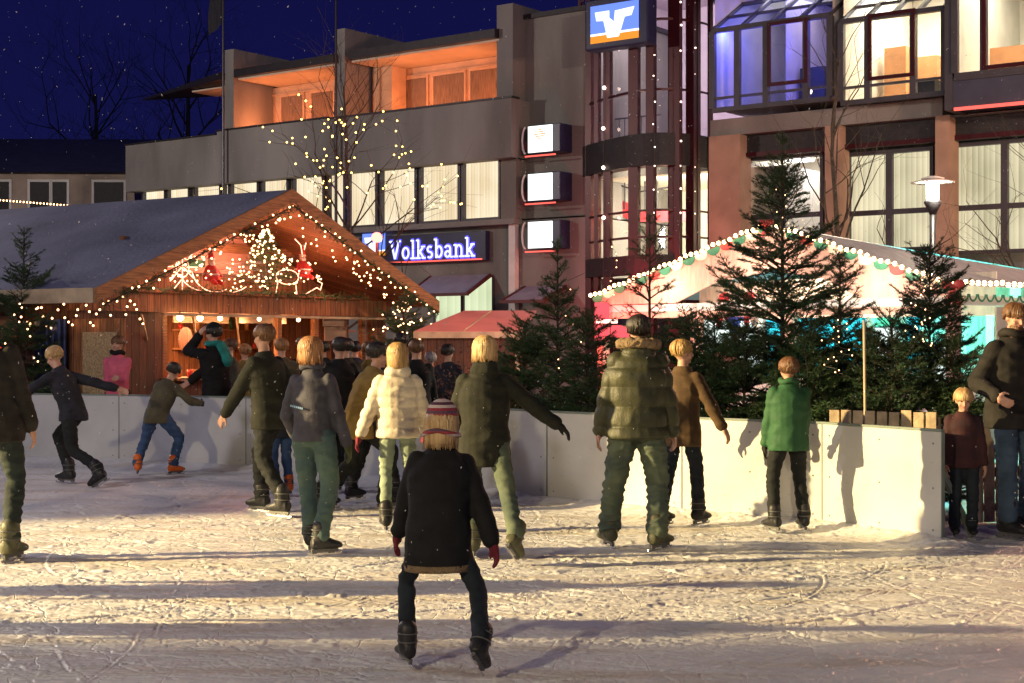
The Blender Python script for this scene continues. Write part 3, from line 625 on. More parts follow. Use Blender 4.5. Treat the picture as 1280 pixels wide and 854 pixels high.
# thin light strings up the stair tower
M_dot = emit('tiny_white_bulb', (1, .75, .6), 7)
for px, rr in ((755, .05), (851, .024), (869, .02), (818, .018)):
    q = bow(px)-.1; s = F.s(px, q)
    e = empty('light_string', F.world(s, q, 0), F.ang, {755: 'vertical light string with large bulbs at the left of the stair tower', 851: 'vertical string of small lights down the middle of the stair tower glazing', 869: 'rightmost vertical string of tiny lights on the stair tower', 818: 'faint string of tiny lights between the thick red mullions'}[px], 'light string', 'light strings on the stair tower')
    MB().tube([(0, 0, 2.5), (0, 0, ztop-.4)], .008, 4).build('cable', M_cable, e)
    b = MB().ell((0, 0, 0), rr, nu=8, nv=6); ob = b.build('bulb', M_dot, e, smooth=True)
    zz = 5.0; first = True; ll = random.Random(px)
    while zz < ztop-.5:
        if first: ob.location = (0, -.02, zz); first = False
        else: c = ob.copy(); col.objects.link(c); c.parent = e; c.location = (ll.uniform(-.03, .03), -.02, zz)
        zz += (1.15 if px == 755 else .6)*ll.uniform(.8, 1.25)
# ------------------------------------------------------------------ far building on the left, poles, distant trees
F2 = Frame((-22, 62), (1, .03))
o2 = empty('old_house', F2.world(0, 0, 0), F2.ang, 'dark pitched-roof building behind the hut at the far left', 'building')
zE = F2.z(80, 214, 0); part('wall', mat('old_render', (.42, .34, .28), .9, .2, .8, .5, 30), o2, F2.s(-90), F2.s(168), 0, 8, 0, zE)
MB().prism([(F2.s(-100), -.6, zE-.1), (F2.s(-100), 8, zE+F2.z(80, 146, 4)-F2.z(80, 214, 4)), (F2.s(-100), 8.3, zE-.1)], (F2.s(172)-F2.s(-100), 0, 0)).build('roof', mat('slate_blue_roof', (.04, .045, .10), .8, .15, 2, .4, 10), o2)
for pa, pb in ((-20, 12), (38, 62), (66, 84), (118, 155)):
    x = MB(); s0, s1 = F2.s(pa), F2.s(pb); x.box(s0-.1, s0, -.08, .05, zE-1.9, zE-.35); x.box(s1, s1+.1, -.08, .05, zE-1.9, zE-.35); x.box(s0, s1, -.08, .05, zE-.45, zE-.35)
    ww = x.build('window', M_white, o2); part('pane', M_black, ww, s0, s1, -.03, -.01, zE-1.9, zE-.45)
part('cornice', M_capm, o2, F2.s(-95), F2.s(171), -.2, -.01, zE-.12, zE)
M_pole = mat('pole_metal', (.05, .05, .06), .4, .1, 4, metal=.6)
for px, lab, yb in ((279, 'flagpole with dark furled flag above the terrace', 160), (420, 'bare flagpole rising from the terrace fin', 60)):
    s = F.s(px, -.6); e = empty('flagpole', F.world(s, -.6, 0), F.ang, lab, 'flagpole')
    MB().tube([(0, 0, 0), (0, 0, F.z(px, -30, -.6))], [.06, .035], 8).build('pole', M_pole, e)
    if px == 279: MB().loft([[(-.05-.16*k, .05*math.sin(k*2.1+j), F.z(px, -20, -.6)-j*.33-k*.08) for j in range(5)] for k in range(5)], cap=False).build('flag', mat('dark_flag', (.02, .02, .03), .9), e, fixn=False)
# ------------------------------------------------------------------ foliage tools
def needle_mesh(segs, spacing, ln, wd, seed, up=.0, spread=.75, jitter=.35):
    """segs: list of (p0,p1); returns verts, tris of needles set round every twig"""
    r = np.random.RandomState(seed); P0 = np.array([s[0] for s in segs], float); P1 = np.array([s[1] for s in segs], float)
    L = np.linalg.norm(P1-P0, axis=1); n = np.maximum(1, (L/spacing).astype(int)); idx = np.repeat(np.arange(len(segs)), n); N = len(idx)
    t = r.rand(N, 1); A = (P1-P0)[idx]; A /= np.linalg.norm(A, axis=1, keepdims=True)+1e-9
    base = P0[idx]+(P1-P0)[idx]*t
    rv = r.randn(N, 3); rv[:, 2] = rv[:, 2]*.8+up; rv -= A*(rv*A).sum(1, keepdims=True); rv /= np.linalg.norm(rv, axis=1, keepdims=True)+1e-9
    d = A*(.55+jitter*r.rand(N, 1))+rv*spread; d /= np.linalg.norm(d, axis=1, keepdims=True)
    s = np.cross(d, r.randn(N, 3)); s /= np.linalg.norm(s, axis=1, keepdims=True)+1e-9
    l = ln*(.7+.6*r.rand(N, 1)); v = np.empty((N, 3, 3)); v[:, 0] = base+s*wd/2; v[:, 1] = base-s*wd/2; v[:, 2] = base+d*l
    return v.reshape(-1, 3), np.arange(N*3).reshape(N, 3)
def np_mesh(name, v, f, m, parent=None, loc=None):
    me = bpy.data.meshes.new(name); me.vertices.add(len(v)); me.vertices.foreach_set('co', np.ascontiguousarray(v, np.float32).ravel())
    k = f.shape[1]; me.loops.add(f.size); me.loops.foreach_set('vertex_index', f.ravel().astype(np.int32)); me.polygons.add(len(f)); me.polygons.foreach_set('loop_start', np.arange(0, f.size, k, dtype=np.int32))
    me.update(calc_edges=True); me.materials.append(m); o = bpy.data.objects.new(name, me); col.objects.link(o); o.parent = parent
    if loc: o.location = loc
    return o
def conifer(loc, h, rad, seed, label, bare=.25, whorls=13, per=6, droop=0.0, dens=.0042, nl=.034, nw=.006, m=None, lean=(0, 0), group='fir trees standing behind the rink boards', zlow=.12, top=.3, power=.85):
    bare *= .8; whorls = int(whorls*1.12); rad *= 1.05
    r = random.Random(seed); e = empty('fir_tree', loc, r.random()*6.28, label, 'fir tree', group)
    tr = MB(); tr.tube([(lean[0]*t*t, lean[1]*t*t, h*t) for t in [i/8 for i in range(9)]], [max(.006, .022*h/2.5*(1-i/8)+.006) for i in range(9)], 7)
    segs = []
    def P(t): return Vector((lean[0]*t*t, lean[1]*t*t, h*t))
    segs.append((P(.9), P(1.0)))
    for k in range(whorls):
        tt = zlow+(1-zlow-.04)*(k/(whorls-1))**.9
        n = max(3, int(per*(1 if tt < .75 else .75)+r.random()))
        a0 = r.random()*6.28
        for b in range(n):
            if r.random() < bare*.35: continue
            a = a0+b*6.283/n+r.gauss(0, .22); L = (rad*(1-tt)**power+.07)*r.uniform(.5, 1.25); p = P(min(1, tt+r.gauss(0, .012)))
            el = .15+.75*tt-droop+r.gauss(0, .17); d = Vector((math.cos(a)*math.cos(el), math.sin(a)*math.cos(el), math.sin(el)))
            pts = [p]; nseg = 6
            for s_ in range(nseg):
                d = (d+Vector((0, 0, -.07 if s_ < 3 else .10))+Vector((r.gauss(0, .05), r.gauss(0, .05), 0))).normalized(); pts.append(pts[-1]+d*L/nseg)
            tr.tube(pts, [.009*(1-i/(nseg+1))*min(1.5, L+.4)+.0015 for i in range(nseg+1)], 4)
            for i in range(1 if L > .3 else 0, nseg): segs.append((pts[i], pts[i+1]))
            ns = max(2, int(L*13))
            for s_ in range(ns):
                f = .22+.75*(s_+r.random())/ns; i = min(nseg-1, int(f*nseg)); q = pts[i].lerp(pts[i+1], f*nseg-i)
                for sg in (-1, 1):
                    if r.random() < bare: continue
                    dd = (pts[i+1]-pts[i]).normalized(); side = dd.cross(Vector((0, 0, 1))).normalized()*sg
                    tl = L*(1.02-f)*r.uniform(.35, .65)+.035; tdir = (dd*.75+side*.75+Vector((0, 0, r.gauss(0, .14)))).normalized()
                    q2 = q+tdir*tl+Vector((0, 0, -.06*tl)); segs.append((q, q2)); tr.tube([q, q2], [.003, .0012], 3, cap=False)
                    if tl > .14:
                        for u in (.35, .6, .8):
                            for s2 in (-1, 1):
                                if r.random() < .25+bare*.5: continue
                                w0 = q.lerp(q2, u); ss = tdir.cross(Vector((0, 0, 1))).normalized()*s2; segs.append((w0, w0+(tdir*.8+ss*.6).normalized()*tl*(1.05-u)*.7))
    tr.build('trunk', M_trunk, e, fixn=False)
    v, f = needle_mesh(segs, dens, nl, nw, seed, up=.15); np_mesh('crown', v, f, m or M_needle, e)
    return e
def baretree(loc, h, seed, label, spread=1.0, levels=5, r0=.07, m=None, name='bare_tree', lean=0, up=.35, fork=.35, kids=(2, 4), extra=0, grp='leafless street trees'):
    r = random.Random(seed); e = empty(name, loc, 0, label, 'tree', grp); tb = MB(); cb = MB(); tips = []
    def grow(p, d, L, rad, lv):
        pts = [p]; n = 4 if lv < 3 else 3; rr = [rad]
        for i in range(n):
            d = (d+Vector((r.gauss(0, .11), r.gauss(0, .11), up*.10 if lv else .0))).normalized(); pts.append(pts[-1]+d*L/n); rr.append(rad*(1-.42*(i+1)/n))
        (tb if lv < 1 else cb).tube(pts, rr, 6 if lv < 2 else 4 if lv < 3 else 3, cap=False)
        tips.append((pts, lv))
        if lv >= levels: return
        k = r.randint(*kids)+(1 if lv == 0 else 0)
        for j in range(k):
            f = 1.0 if (j == 0 and lv) else r.uniform(.35, 1); i = min(n-1, int(f*n)); q = pts[i].lerp(pts[i+1], f*n-i)
            a = r.random()*6.28; perp = d.orthogonal().normalized(); perp = Matrix.Rotation(a, 3, d) @ perp
            nd = (d*(.75 if j else 1.1)+perp*r.uniform(.5, 1.0)*spread+Vector((0, 0, up*.3))).normalized()
            grow(q, nd, L*r.uniform(.55, .8), rr[i]*r.uniform(.45, .7), lv+1)
    def trunk():
        p = Vector((0, 0, 0)); pts = [p]; rr = [r0]; n = 8
        for i in range(n): pts.append(Vector((lean*(i+1)/n+r.gauss(0, .03), r.gauss(0, .03), h*.9*(i+1)/n))); rr.append(r0*(1-.75*(i+1)/n))
        tb.tube(pts, rr, 8)
        for i in range(3, 9):
            for j in range((2 if i < 8 else 4)+extra):
                a = r.random()*6.28; el = .35+.1*i*.9; f = r.random(); q = pts[i-1].lerp(pts[i], f)
                grow(q, Vector((math.cos(a)*math.cos(el), math.sin(a)*math.cos(el), math.sin(el))), h*.24*spread*(1.15-i*.07), rr[i]*.55, 1)
    trunk()
    mm = m or M_trunk; tb.build('trunk', mm, e, fixn=False); cb.build('crown', mm, e, fixn=False); return e, tips
def bulbs(parent, pts, m, rad, name='bulb', cap=100):
    b = MB().ell((0, 0, 0), rad, nu=6, nv=5); o0 = b.build(name, m, parent, smooth=True); inv = parent.matrix_basis.inverted() if parent else None
    for i, p in enumerate(pts[:cap]):
        o = o0 if i == 0 else o0.copy()
        if i: col.objects.link(o); o.parent = parent
        o.location = p
    if len(pts) > cap:
        b = MB()
        for p in pts[cap:]: b.ell(p, rad, nu=6, nv=4)
        o = b.build('bulbs', m, parent, smooth=True); o['kind'] = 'stuff'
# ------------------------------------------------------------------ market hut on the left
FC = Frame((-5.83, 21.5), (1, 1.6))
H = empty('market_hut', FC.world(0, 0, 0), FC.ang, 'large wooden mulled wine hut with snowy roof and open lit bar front', 'market hut')
Lg = 8.3; zE, zA = 2.31, 4.03; mid = Lg/2; DEP = 13.0
sl = (zA-zE)/mid
def roofz(s): return zE+sl*(s if s < mid else Lg-s)
def rp_(m, s0, s1, q0, q1, off, th):      # sloped slab on the roof
    z0, z1 = roofz(s0)+off, roofz(s1)+off
    m.add([(s0,q0,z0),(s1,q0,z1),(s1,q1,z1),(s0,q1,z0),(s0,q0,z0+th),(s1,q0,z1+th),(s1,q1,z1+th),(s0,q1,z0+th)], [(0,3,2,1),(4,5,6,7),(0,1,5,4),(1,2,6,5),(2,3,7,6),(3,0,4,7)])
m = MB(); rp_(m, -.05, mid, .03, DEP, .0, .07); m.build('roof', M_roofblue, H, label='snow-dusted left roof slope'); m = MB(); rp_(m, mid+.004, Lg+.05, .03, DEP, .0, .07); m.build('roof', M_roofblue, H)
m = MB(); rp_(m, -.05, mid, .06, DEP, -.035, .03); rp_(m, mid+.004, Lg+.05, .06, DEP, -.035, .03); m.build('roof_lining', M_wood, H)
m = MB(); rp_(m, -.08, mid+.0, -.03, .025, -.14, .22); rp_(m, mid+.004, Lg+.08, -.03, .025, -.14, .22); m.build('bargeboard', M_woodh, H)
part('eave_fascia', M_fascia, H, -.10, -.055, .03, DEP, zE-.16, zE+.05)
qw = 1.0
sR = FC.s(462, qw); sW = .45
zc = FC.z(330, 470, qw)-.02; zl0 = FC.z(330, 387, qw); zl1 = FC.z(330, 361, qw)
sa = FC.s(204, qw)
zl1 = zE+.05; zl0 = zl1-.30
part('corner_wall', M_woodd, H, sW, sa, qw, qw+.12, 0, zl0-.003)
part('lintel_beam', M_wood, H, sW-.02, sR+.5, qw-.12, qw+.15, zl0, zl1)
part('front_pole', M_fascia, H, sa-.4, Lg-.1, qw-.42, qw-.37, zl0-.06, zl0-.02)
part('bar_wall', M_woodd, H, sa, sR, qw, qw+.1, 0, .98)
part('counter', M_woodh, H, sa-.05, sR, qw-.35, qw+.25, .985, 1.03, bevel=.006)
for px in (206, 350, 396, 455):
    s = FC.s(px, qw); part('post', M_woodh, H, s-.05, s+.05, qw+.0, qw+.1, 1.032, zl0-.002)
part('right_wall', M_wood, H, sR+.06, sR+.5, qw, qw+.12, 0, zl0-.003)
part('gable_lower_wall', M_wood, H, sR+.5, Lg-.5, qw+.9, qw+1.0, 0, roofz(Lg-.5)-.05)
part('side_wall', M_woodd, H, sW, sW+.1, qw+.125, DEP-.3, 0, roofz(sW)-.06)
part('back_bar_wall', M_wood, H, sW+.1, Lg-.5, qw+2.8, qw+2.9, 0, roofz(sW)-.06)
part('far_side_wall', M_woodd, H, Lg-.62, Lg-.5, qw+1.0, DEP-.3, 0, roofz(Lg-.5)-.06)
part('hut_floor', M_woodd, H, sW+.1, Lg-.5, qw+.12, qw+2.8, .0, .05)
part('platform', M_wood, H, .35, Lg-1.2, qw-.2, qw+1.6, zl1+.003, zl1+.045)
g0 = zl1+.05; qg = qw+.75
MB().prism([(.75, qg, g0), (Lg-.75, qg, g0), (mid, qg, roofz(mid)-.12)], (0, .08, 0)).build('gable_wall', M_wood, H)
M_pan = mat('salmon_deco_panel', (.62, .30, .22), .8, .1, 2)
MB().prism([(mid-1.1, qg-.03, g0+.35), (mid+1.0, qg-.03, g0+.35), (mid+.9, qg-.03, g0+.85), (mid, qg-.03, roofz(mid)-.25), (mid-1.0, qg-.03, g0+.8)], (0, .025, 0)).build('gable_panel', M_pan, H)
part('gable_tie', M_woodh, H, 2.0, Lg-1.6, qg-.12, qg-.035, g0+.72, g0+.86)
for k, s in enumerate((1.4, 2.5, 3.5, 4.4)):
    MB().beam((s, qw-.38, zl0-.05), (s+.55, qw+.05, zl0-.48), .03, .03).build('brace', M_fascia, H)
# shelves, notices and the things on them
sh = MB(); 
for zz in (1.45, 1.8): sh.box(FC.s(225, qw+2.6), FC.s(440, qw+2.6), qw+2.5, qw+2.79, zz, zz+.03)
sh.build('shelf', M_woodh, H)
M_paper = mat('paper', (.38, .30, .22), .8, .05, 3)
for (a, b, y0, y1, lb) in ((402, 428, 392, 408, 'upper paper notice'), (404, 430, 409, 426, 'lower paper notice'), (297, 356, 388, 404, 'pale menu board')):
    part('notice', M_paper, H, FC.s(a, qw+.2), FC.s(b, qw+.2), qw+.16, qw+.175, FC.z(a, y1, qw+.2), FC.z(a, y0, qw+.2), label=lb)
part('notice', M_paper, H, FC.s(217, qw+.6), FC.s(286, qw+.6), qw+.6, qw+.615, FC.z(250, 404, qw+.6), FC.z(250, 392, qw+.6), label='long pale board below the lamps')
def on_hut(px, py, q): s, z = FC.px(px, py, q); return FC.world(s, q, z)
k = 0
M_mug = mat('red_mug', (.5, .04, .03), .3, .1, 5); M_bot = mat('green_bottle', (.03, .10, .04), .15, .1, 5); M_jar = mat('amber_jar', (.5, .22, .06), .25, .1, 5)
rr = random.Random(3)
for i in range(22):
    zz = 1.48 if i % 2 else 1.83; s = FC.s(228, qw+2.6)+i*.225; b = MB(); kind = rr.choice('mbj')
    if kind == 'm': b.lathe((0, 0, 0), [(.04, 0), (.042, .09), (.038, .09), (.036, .01)], 10); b.tube([(.04, 0, .07), (.065, 0, .06), (.065, 0, .03), (.04, 0, .02)], .006, 5)
    elif kind == 'b': b.lathe((0, 0, 0), [(.035, 0), (.037, .17), (.014, .22), (.014, .28), (.001, .285)], 10)
    else: b.lathe((0, 0, 0), [(.045, 0), (.05, .1), (.04, .13), (.045, .15), (.001, .155)], 10)
    nm = {'m': 'mug', 'b': 'bottle', 'j': 'jar'}[kind]; o = b.build(nm, {'m': M_mug, 'b': M_bot, 'j': M_jar}[kind], None, smooth=True); o.location = FC.world(s, qw+2.65, zz)
    tag(o, {'m': 'red mug on a back shelf of the hut', 'b': 'green bottle on a back shelf of the hut', 'j': 'amber jar on a back shelf of the hut'}[kind], nm, {'m': 'mugs on the hut shelves', 'b': 'bottles on the hut shelves', 'j': 'jars on the hut shelves'}[kind])
for i in range(7):
    b = MB().lathe((0, 0, 0), [(.045, 0), (.05, .12), (.046, .12), (.04, .01)], 10); o = b.build('candle_glass', M_jar if i % 2 else M_mug, None, smooth=True); o.location = FC.world(sa+.15+i*.17, qw-.1+.08*(i % 2), 1.03)
    tag(o, 'small %s glass on the bar counter beside the teal scarf man' % ('amber' if i % 2 else 'red'), 'glass', 'glasses on the hut counter, ' + ('amber' if i % 2 else 'red'))
m = MB().ell((0, 0, 0), (.13, .03, .22), nu=16, nv=10); o = m.build('tray', M_woodd, None, smooth=True); o.location = FC.world(FC.s(232, qw+1.2), qw+1.2, FC.z(232, 425, qw+1.2)); tag(o, 'oval wooden tray hung inside the hut left of the beanie man', 'tray')
e = empty('lamp_row', FC.world(0, 0, 0), FC.ang, 'row of bare round bulbs hanging under the hut beam', 'lamps')
MB().tube([(FC.s(206, qw-.24), qw-.24, zl0-.02), (sR, qw-.24, zl0-.02)], .008, 4).build('cable', M_cable, e)
for i, px in enumerate((225, 250, 275, 324, 373)):
    s, q = FC.s(px, qw-.24), qw-.24; z = zl0-.085; rad = (.055, .05, .04, .035, .035, .03)[i]
    MB().ell((s, q, z), rad, nu=10, nv=8).build('bulb', emit('bar_bulb', (1, .62, .30), 22 if i < 3 else 12), e, smooth=True)
    MB().tube([(s, q, z+rad*.9), (s, q, z+rad+.05)], .018, 6).build('socket', M_black, e)
    lamp('POINT', 'bar_bulb_light', FC.world(s, q+.35, z-.12), (1, .48, .20), 30 if i < 3 else 16, .06)
lamp('AREA', 'bar_inside_light', FC.world(3.2, qw+1.5, 2.05), (1, .48, .22), 420, 2.2, FC.world(3.2, qw+1.9, 0))
lamp('POINT', 'gable_light', FC.world(mid-.3, qw-.25, g0+.5), (1, .40, .24), 75, .25); lamp('POINT', 'gable_light', FC.world(mid+1.6, qw-.3, g0+.25), (1, .38, .22), 34, .2); lamp('POINT', 'gable_light', FC.world(mid-2.2, qw-.3, g0+.15), (1, .42, .26), 24, .2)
# side wall fittings
def side(px, py): # point on the side wall plane s=sW
    C = Vector((0, 0, CAMZ)); r_ = Vector(((px-640)/FPX, 1, (HZ-py)/FPX)); t = (sW+FC.O.dot(FC.u))/r_.dot(FC.u); P = C+t*r_-FC.O; return P.dot(FC.v), CAMZ+t*r_.z
def sidepart(name, m, pa, pb, ya, yb, off, th=.03, **k):
    q0, z1 = side(pb, ya); q1, _ = side(pa, ya); z0 = side(pb, yb)[1]; return part(name, m, H, sW-off-th, sW-off, q0, q1, max(0.05, z0), z1, **k)
sidepart('door', M_wood, 93, 158, 398, 600, .01, label='wooden side door'); sidepart('door_panel', M_woodl, 108, 151, 415, 560, .045, label='pale panel of the side door')
sidepart('side_window_board', M_woodh, 0, 22, 395, 600, .01)
q0, z1 = side(88, 395); q1, _ = side(50, 395); m = MB(); n = 26
m.loft([[(sW-.07-.035*math.sin(i*1.25), q0+(q1-q0)*i/n, z) for i in range(n+1)] for z in (z1-.05, .5)], cap=False); m.build('blue_curtain', mat('blue_tarpaulin', (.035, .06, .18), .6, .3, 5), H, fixn=False, smooth=True)
# garland and lights of the gable
def gpt(t, q=-.06, dz=-.2):   # 0 left eave .. 1 right eave
    s = t*Lg; return Vector((s, q, roofz(s)+dz))
e = empty('fir_garland', FC.world(0, 0, 0), FC.ang, 'fir garland running along the underside of the hut gable', 'garland')
segs = [(gpt(i/120)+Vector((0, rr.gauss(0, .02), rr.gauss(0, .02))), gpt((i+1)/120)+Vector((0, rr.gauss(0, .02), rr.gauss(0, .02)))) for i in range(120)]
segs += [((.4+i*.065, qw-.22, zl1+.05), (.4+(i+1)*.065, qw-.22, zl1+.05+rr.gauss(0, .01))) for i in range(104)]
segs2 = []
for a, b in segs:
    a = Vector(a); b = Vector(b); segs2.append((a, b))
    for _ in range(2): d = Vector((rr.gauss(0, 1), rr.gauss(0, 1), rr.gauss(0, 1))).normalized()*rr.uniform(.06, .13); segs2.append((a, a+d+(b-a)*.5))
v, f = needle_mesh(segs2, .0035, .04, .007, 4); np_mesh('greenery', v, f, M_needle, e)
MB().tube([gpt(i/40) for i in range(41)], .012, 5).build('wire', M_cable, e)
pts = []
for i in range(60):
    t = .03+.95*i/59; p = gpt(t, -.08, -.24); pts.append(p+Vector((0, rr.uniform(-.05, .03), rr.uniform(-.08, .1))))
for i in range(42):
    t = rr.uniform(.52, .99); p = gpt(t, -.04, -.32-rr.random()*.30); pts.append(p)
for i in range(22): pts.append(gpt(rr.uniform(.16, .5), -.0, -.3-rr.random()*.12))
e = empty('fairy_lights', FC.world(0, 0, 0), FC.ang, 'warm fairy lights strung along both slopes of the hut gable', 'fairy lights', 'light decorations of the hut')
MB().tube([gpt(.02+.96*i/60, -.08, -.24+.03*math.sin(i*2.1)) for i in range(61)], .006, 4).build('cable', M_cable, e); bulbs(e, pts, M_bulbw, .016)
# hanging curls of lights at the eaves
e = empty('fairy_lights', FC.world(0, 0, 0), FC.ang, 'loops of warm fairy lights hanging on the side wall by the pink jacket', 'fairy lights', 'light decorations of the hut')
pts = []; cab = []
for i in range(38):
    px = 36+i*3.9+rr.uniform(-2, 2); py = 396-(i/46)*10+14*math.sin(i*.9)+rr.uniform(-4, 4); s, z = FC.px(px, py, .25) if i > 28 else (None, None)
    if s is None: q, z = side(min(px, 150), py); pts.append(Vector((sW-.12, q, z)))
    else: pts.append(Vector((max(-.02, s), .25, z)))
MB().tube(sorted(pts, key=lambda p: -p.y), .004, 3).build('cable', M_cable, e); bulbs(e, pts, M_bulbw, .016)
# decorations standing on the platform: small lit fir, santa figure, reindeer, star of rope light
e = empty('decorative_fir', FC.world(FC.s(332, qw+.1), qw+.1, zl1+.05), 0, 'small fir covered in fairy lights inside the hut gable', 'fir tree')
r2 = random.Random(9); segs = []
for i in range(260):
    z = r2.random()**.8; a = r2.random()*6.28; L = .62*(1-z)+.05; p = Vector((0, 0, z*1.1)); segs.append((p, p+Vector((math.cos(a)*L, math.sin(a)*L*.6, r2.uniform(-.02, .1)))))
v, f = needle_mesh(segs, .006, .035, .006, 5); np_mesh('crown', v, f, M_needle, e); MB().tube([(0, 0, 0), (0, 0, 1.12)], [.03, .008], 6).build('trunk', M_trunk, e)
pts = [];
for i in range(120): z = r2.random()**.75; a = r2.random()*6.28; L = (.66*(1-z)+.05)*r2.uniform(.7, 1.05); pts.append((math.cos(a)*L, -abs(math.sin(a)*L*.6), z*1.12))
bulbs(e, pts, M_bulbw, .015)
e = empty('fairy_lights', FC.world(0, 0, 0), FC.ang, 'tangled net of warm fairy lights spread over the gable platform', 'fairy lights', 'light decorations of the hut'); pts = []
for i in range(95):
    px = 212+190*r2.random(); s, z = FC.px(px, 352-r2.random()**1.7*34, qw-.12); pts.append(Vector((s, qw-.12+r2.uniform(-.08, .1), max(z, zl1+.07))))
MB().tube(pts[:40], .003, 3).build('cable', M_cable, e); bulbs(e, pts, M_bulbw, .015)
lamp('POINT', 'deco_fir_light', FC.world(FC.s(332, qw-.2), qw-.2, zl1+.5), (1, .45, .28), 30, .2)
M_rope = emit('rope_light', (1, .42, .24), 5)
def rope(label, name, strokes, s, z, sc, q=qw-.05, cat='light figure', m=None):
    e = empty(name, FC.world(s, q, z), FC.ang, label, cat, 'light decorations of the hut')
    for st in strokes: MB().tube([(x*sc, 0, y*sc) for x, y in st], .008, 6).build('rope_light', m or M_rope, e, smooth=True)
    f = MB(); 
    for st in strokes: f.tube([(x*sc, .02, y*sc) for x, y in st], .006, 4)
    f.build('wire_frame', M_cable, e); return e
star = [[(0, -.3), (0, .5)], [(-.3, -.15), (.3, .4)], [(-.3, .35), (.3, -.1)], [(-.38, .1), (.38, .12)], arc(0, .1, .16, .18, 0, 360), [(.1, .5), (.35, .55)], [(-.2, -.28), (.05, -.05)]]
rope('glowing rope light shooting star at the left end of the hut gable', 'light_star', star, FC.s(228, qw-.05), zl1+.33, .9)
tail = [arc(.75, .45, .6, .42, 190, 300, 12), arc(.8, .3, .9, .3, 190, 330, 10)]
rope('curved rope light tail beside the glowing star', 'light_tail', tail, FC.s(232, qw-.1), zl1+.02, .9, qw-.1)
deer = [arc(0, .18, .3, .13, 0, 360, 16), [(.28, .2), (.42, .5), (.62, .42), (.5, .38)], [(.42, .5), (.36, .75), (.2, .85)], [(.4, .55), (.5, .8)], [(-.25, .1), (-.3, -.12)], [(.22, .1), (.25, -.12)], [(.5, -.1), (.8, .02), (.9, -.02), (.95, .1), (.82, .14)]]
rope('rope light reindeer and sleigh outline at the right end of the gable platform', 'light_reindeer', deer, FC.s(364, qw-.05)-.1, zl1+.18, 1.0)
M_santared = mat('red_felt', (.55, .03, .03), .8, .1, 5); M_santaw = mat('white_felt', (.75, .7, .65), .8, .1, 5); M_skinp = mat('doll_skin', (.6, .32, .24), .6, .05, 5)
for px, lab, hh in ((378, 'small red and white santa doll sitting high at the right of the gable', .55), (264, 'small red and white santa doll at the left behind the star', .5)):
    s, z = FC.px(px, 345 if px == 378 else 352, qw-.02); e = empty('santa_doll', FC.world(s, qw-.02, z), FC.ang, lab, 'doll')
    b = MB(); b.lathe((0, 0, 0), [(.02, 0), (.13, .02), (.14, .12), (.08, .25), (.03, .28)], 12); b.caps((-.1, 0, .2), (-.17, -.06, .08), .035, .028); b.caps((.1, 0, .2), (.17, -.06, .1), .035, .028); b.caps((-.06, -.05, .03), (-.07, -.16, -.03), .04, .035); b.caps((.06, -.05, .03), (.07, -.16, -.03), .04, .035); b.build('body', M_santared, e, smooth=True)
    b = MB(); b.ell((0, 0, .32), (.055, .055, .065)); b.build('head', M_skinp, e, smooth=True)
    b = MB(); b.ell((0, -.03, .28), (.05, .035, .06)); b.lathe((0, 0, .345), [(.062, 0), (.066, .012), (.06, .03)], 12); b.ell((.03, 0, .53), .022); b.lathe((0, 0, .1), [(.143, 0), (.147, .01), (.143, .025)], 12); b.build('beard_and_trim', M_santaw, e, smooth=True)
    MB().lathe((0, 0, .37), [(.058, 0), (.045, .07), (.025, .12), (.008, .16)], 12).build('hat', M_santared, e, smooth=True)
part('green_board', mat('green_board', (.03, .22, .09), .6, .1, 4), H, FC.s(238, qw-.03), FC.s(258, qw-.03), qw-.0, qw+.02, FC.z(248, 334, qw), FC.z(248, 325, qw))
# ------------------------------------------------------------------ small stall with salmon-lit roof
FS = Frame((-.75, 26.5), (1, -.12)); s0, s1 = FS.s(517), FS.s(655)
K = empty('small_stall', FS.world(0, 0, 0), FS.ang, 'small dark red wooden stall with salmon-lit tarpaulin roof', 'market stall')
z0, z1 = FS.z(580, 417), FS.z(600, 391, 1.6)
MB().add([(s0, 0, z0), (s1-.05, 0, z0), (s1+.05, 1.6, z1), (s0+.65, 1.6, z1), (s0, 0, z0+.04), (s1-.05, 0, z0+.04), (s1+.05, 1.6, z1+.04), (s0+.65, 1.6, z1+.04)], [(0,3,2,1),(4,5,6,7),(0,1,5,4),(1,2,6,5),(2,3,7,6),(3,0,4,7)]).build('roof', mat('salmon_tarpaulin', (.62, .25, .22), .6, .08, 2, .3, 4), K)
MB().beam((s0+(s1-s0)*.45, 0, z0+.045), (s0+(s1-s0)*.6, 1.6, z1+.045), .03, .012).build('roof_seam', M_fascia, K)
part('front_valance', M_fascia, K, s0, s1-.05, -.03, -.003, z0-.08, z0+.03)
part('body', M_woodd, K, s0+.12, s1-.1, .12, 1.5, 0, z0-.01); part('corner_post', M_fascia, K, s0+.04, s0+.12, .05, .13, 0, z0-.02); part('corner_post', M_fascia, K, s1-.16, s1-.09, .04, .11, 0, z0-.02)
lamp('SPOT', 'stall_roof_light', FS.world(s0+1.0, -1.4, 4.2), (1, .33, .26), 150, .15, FS.world(s0+1.2, 1.0, z1), 65, .8)
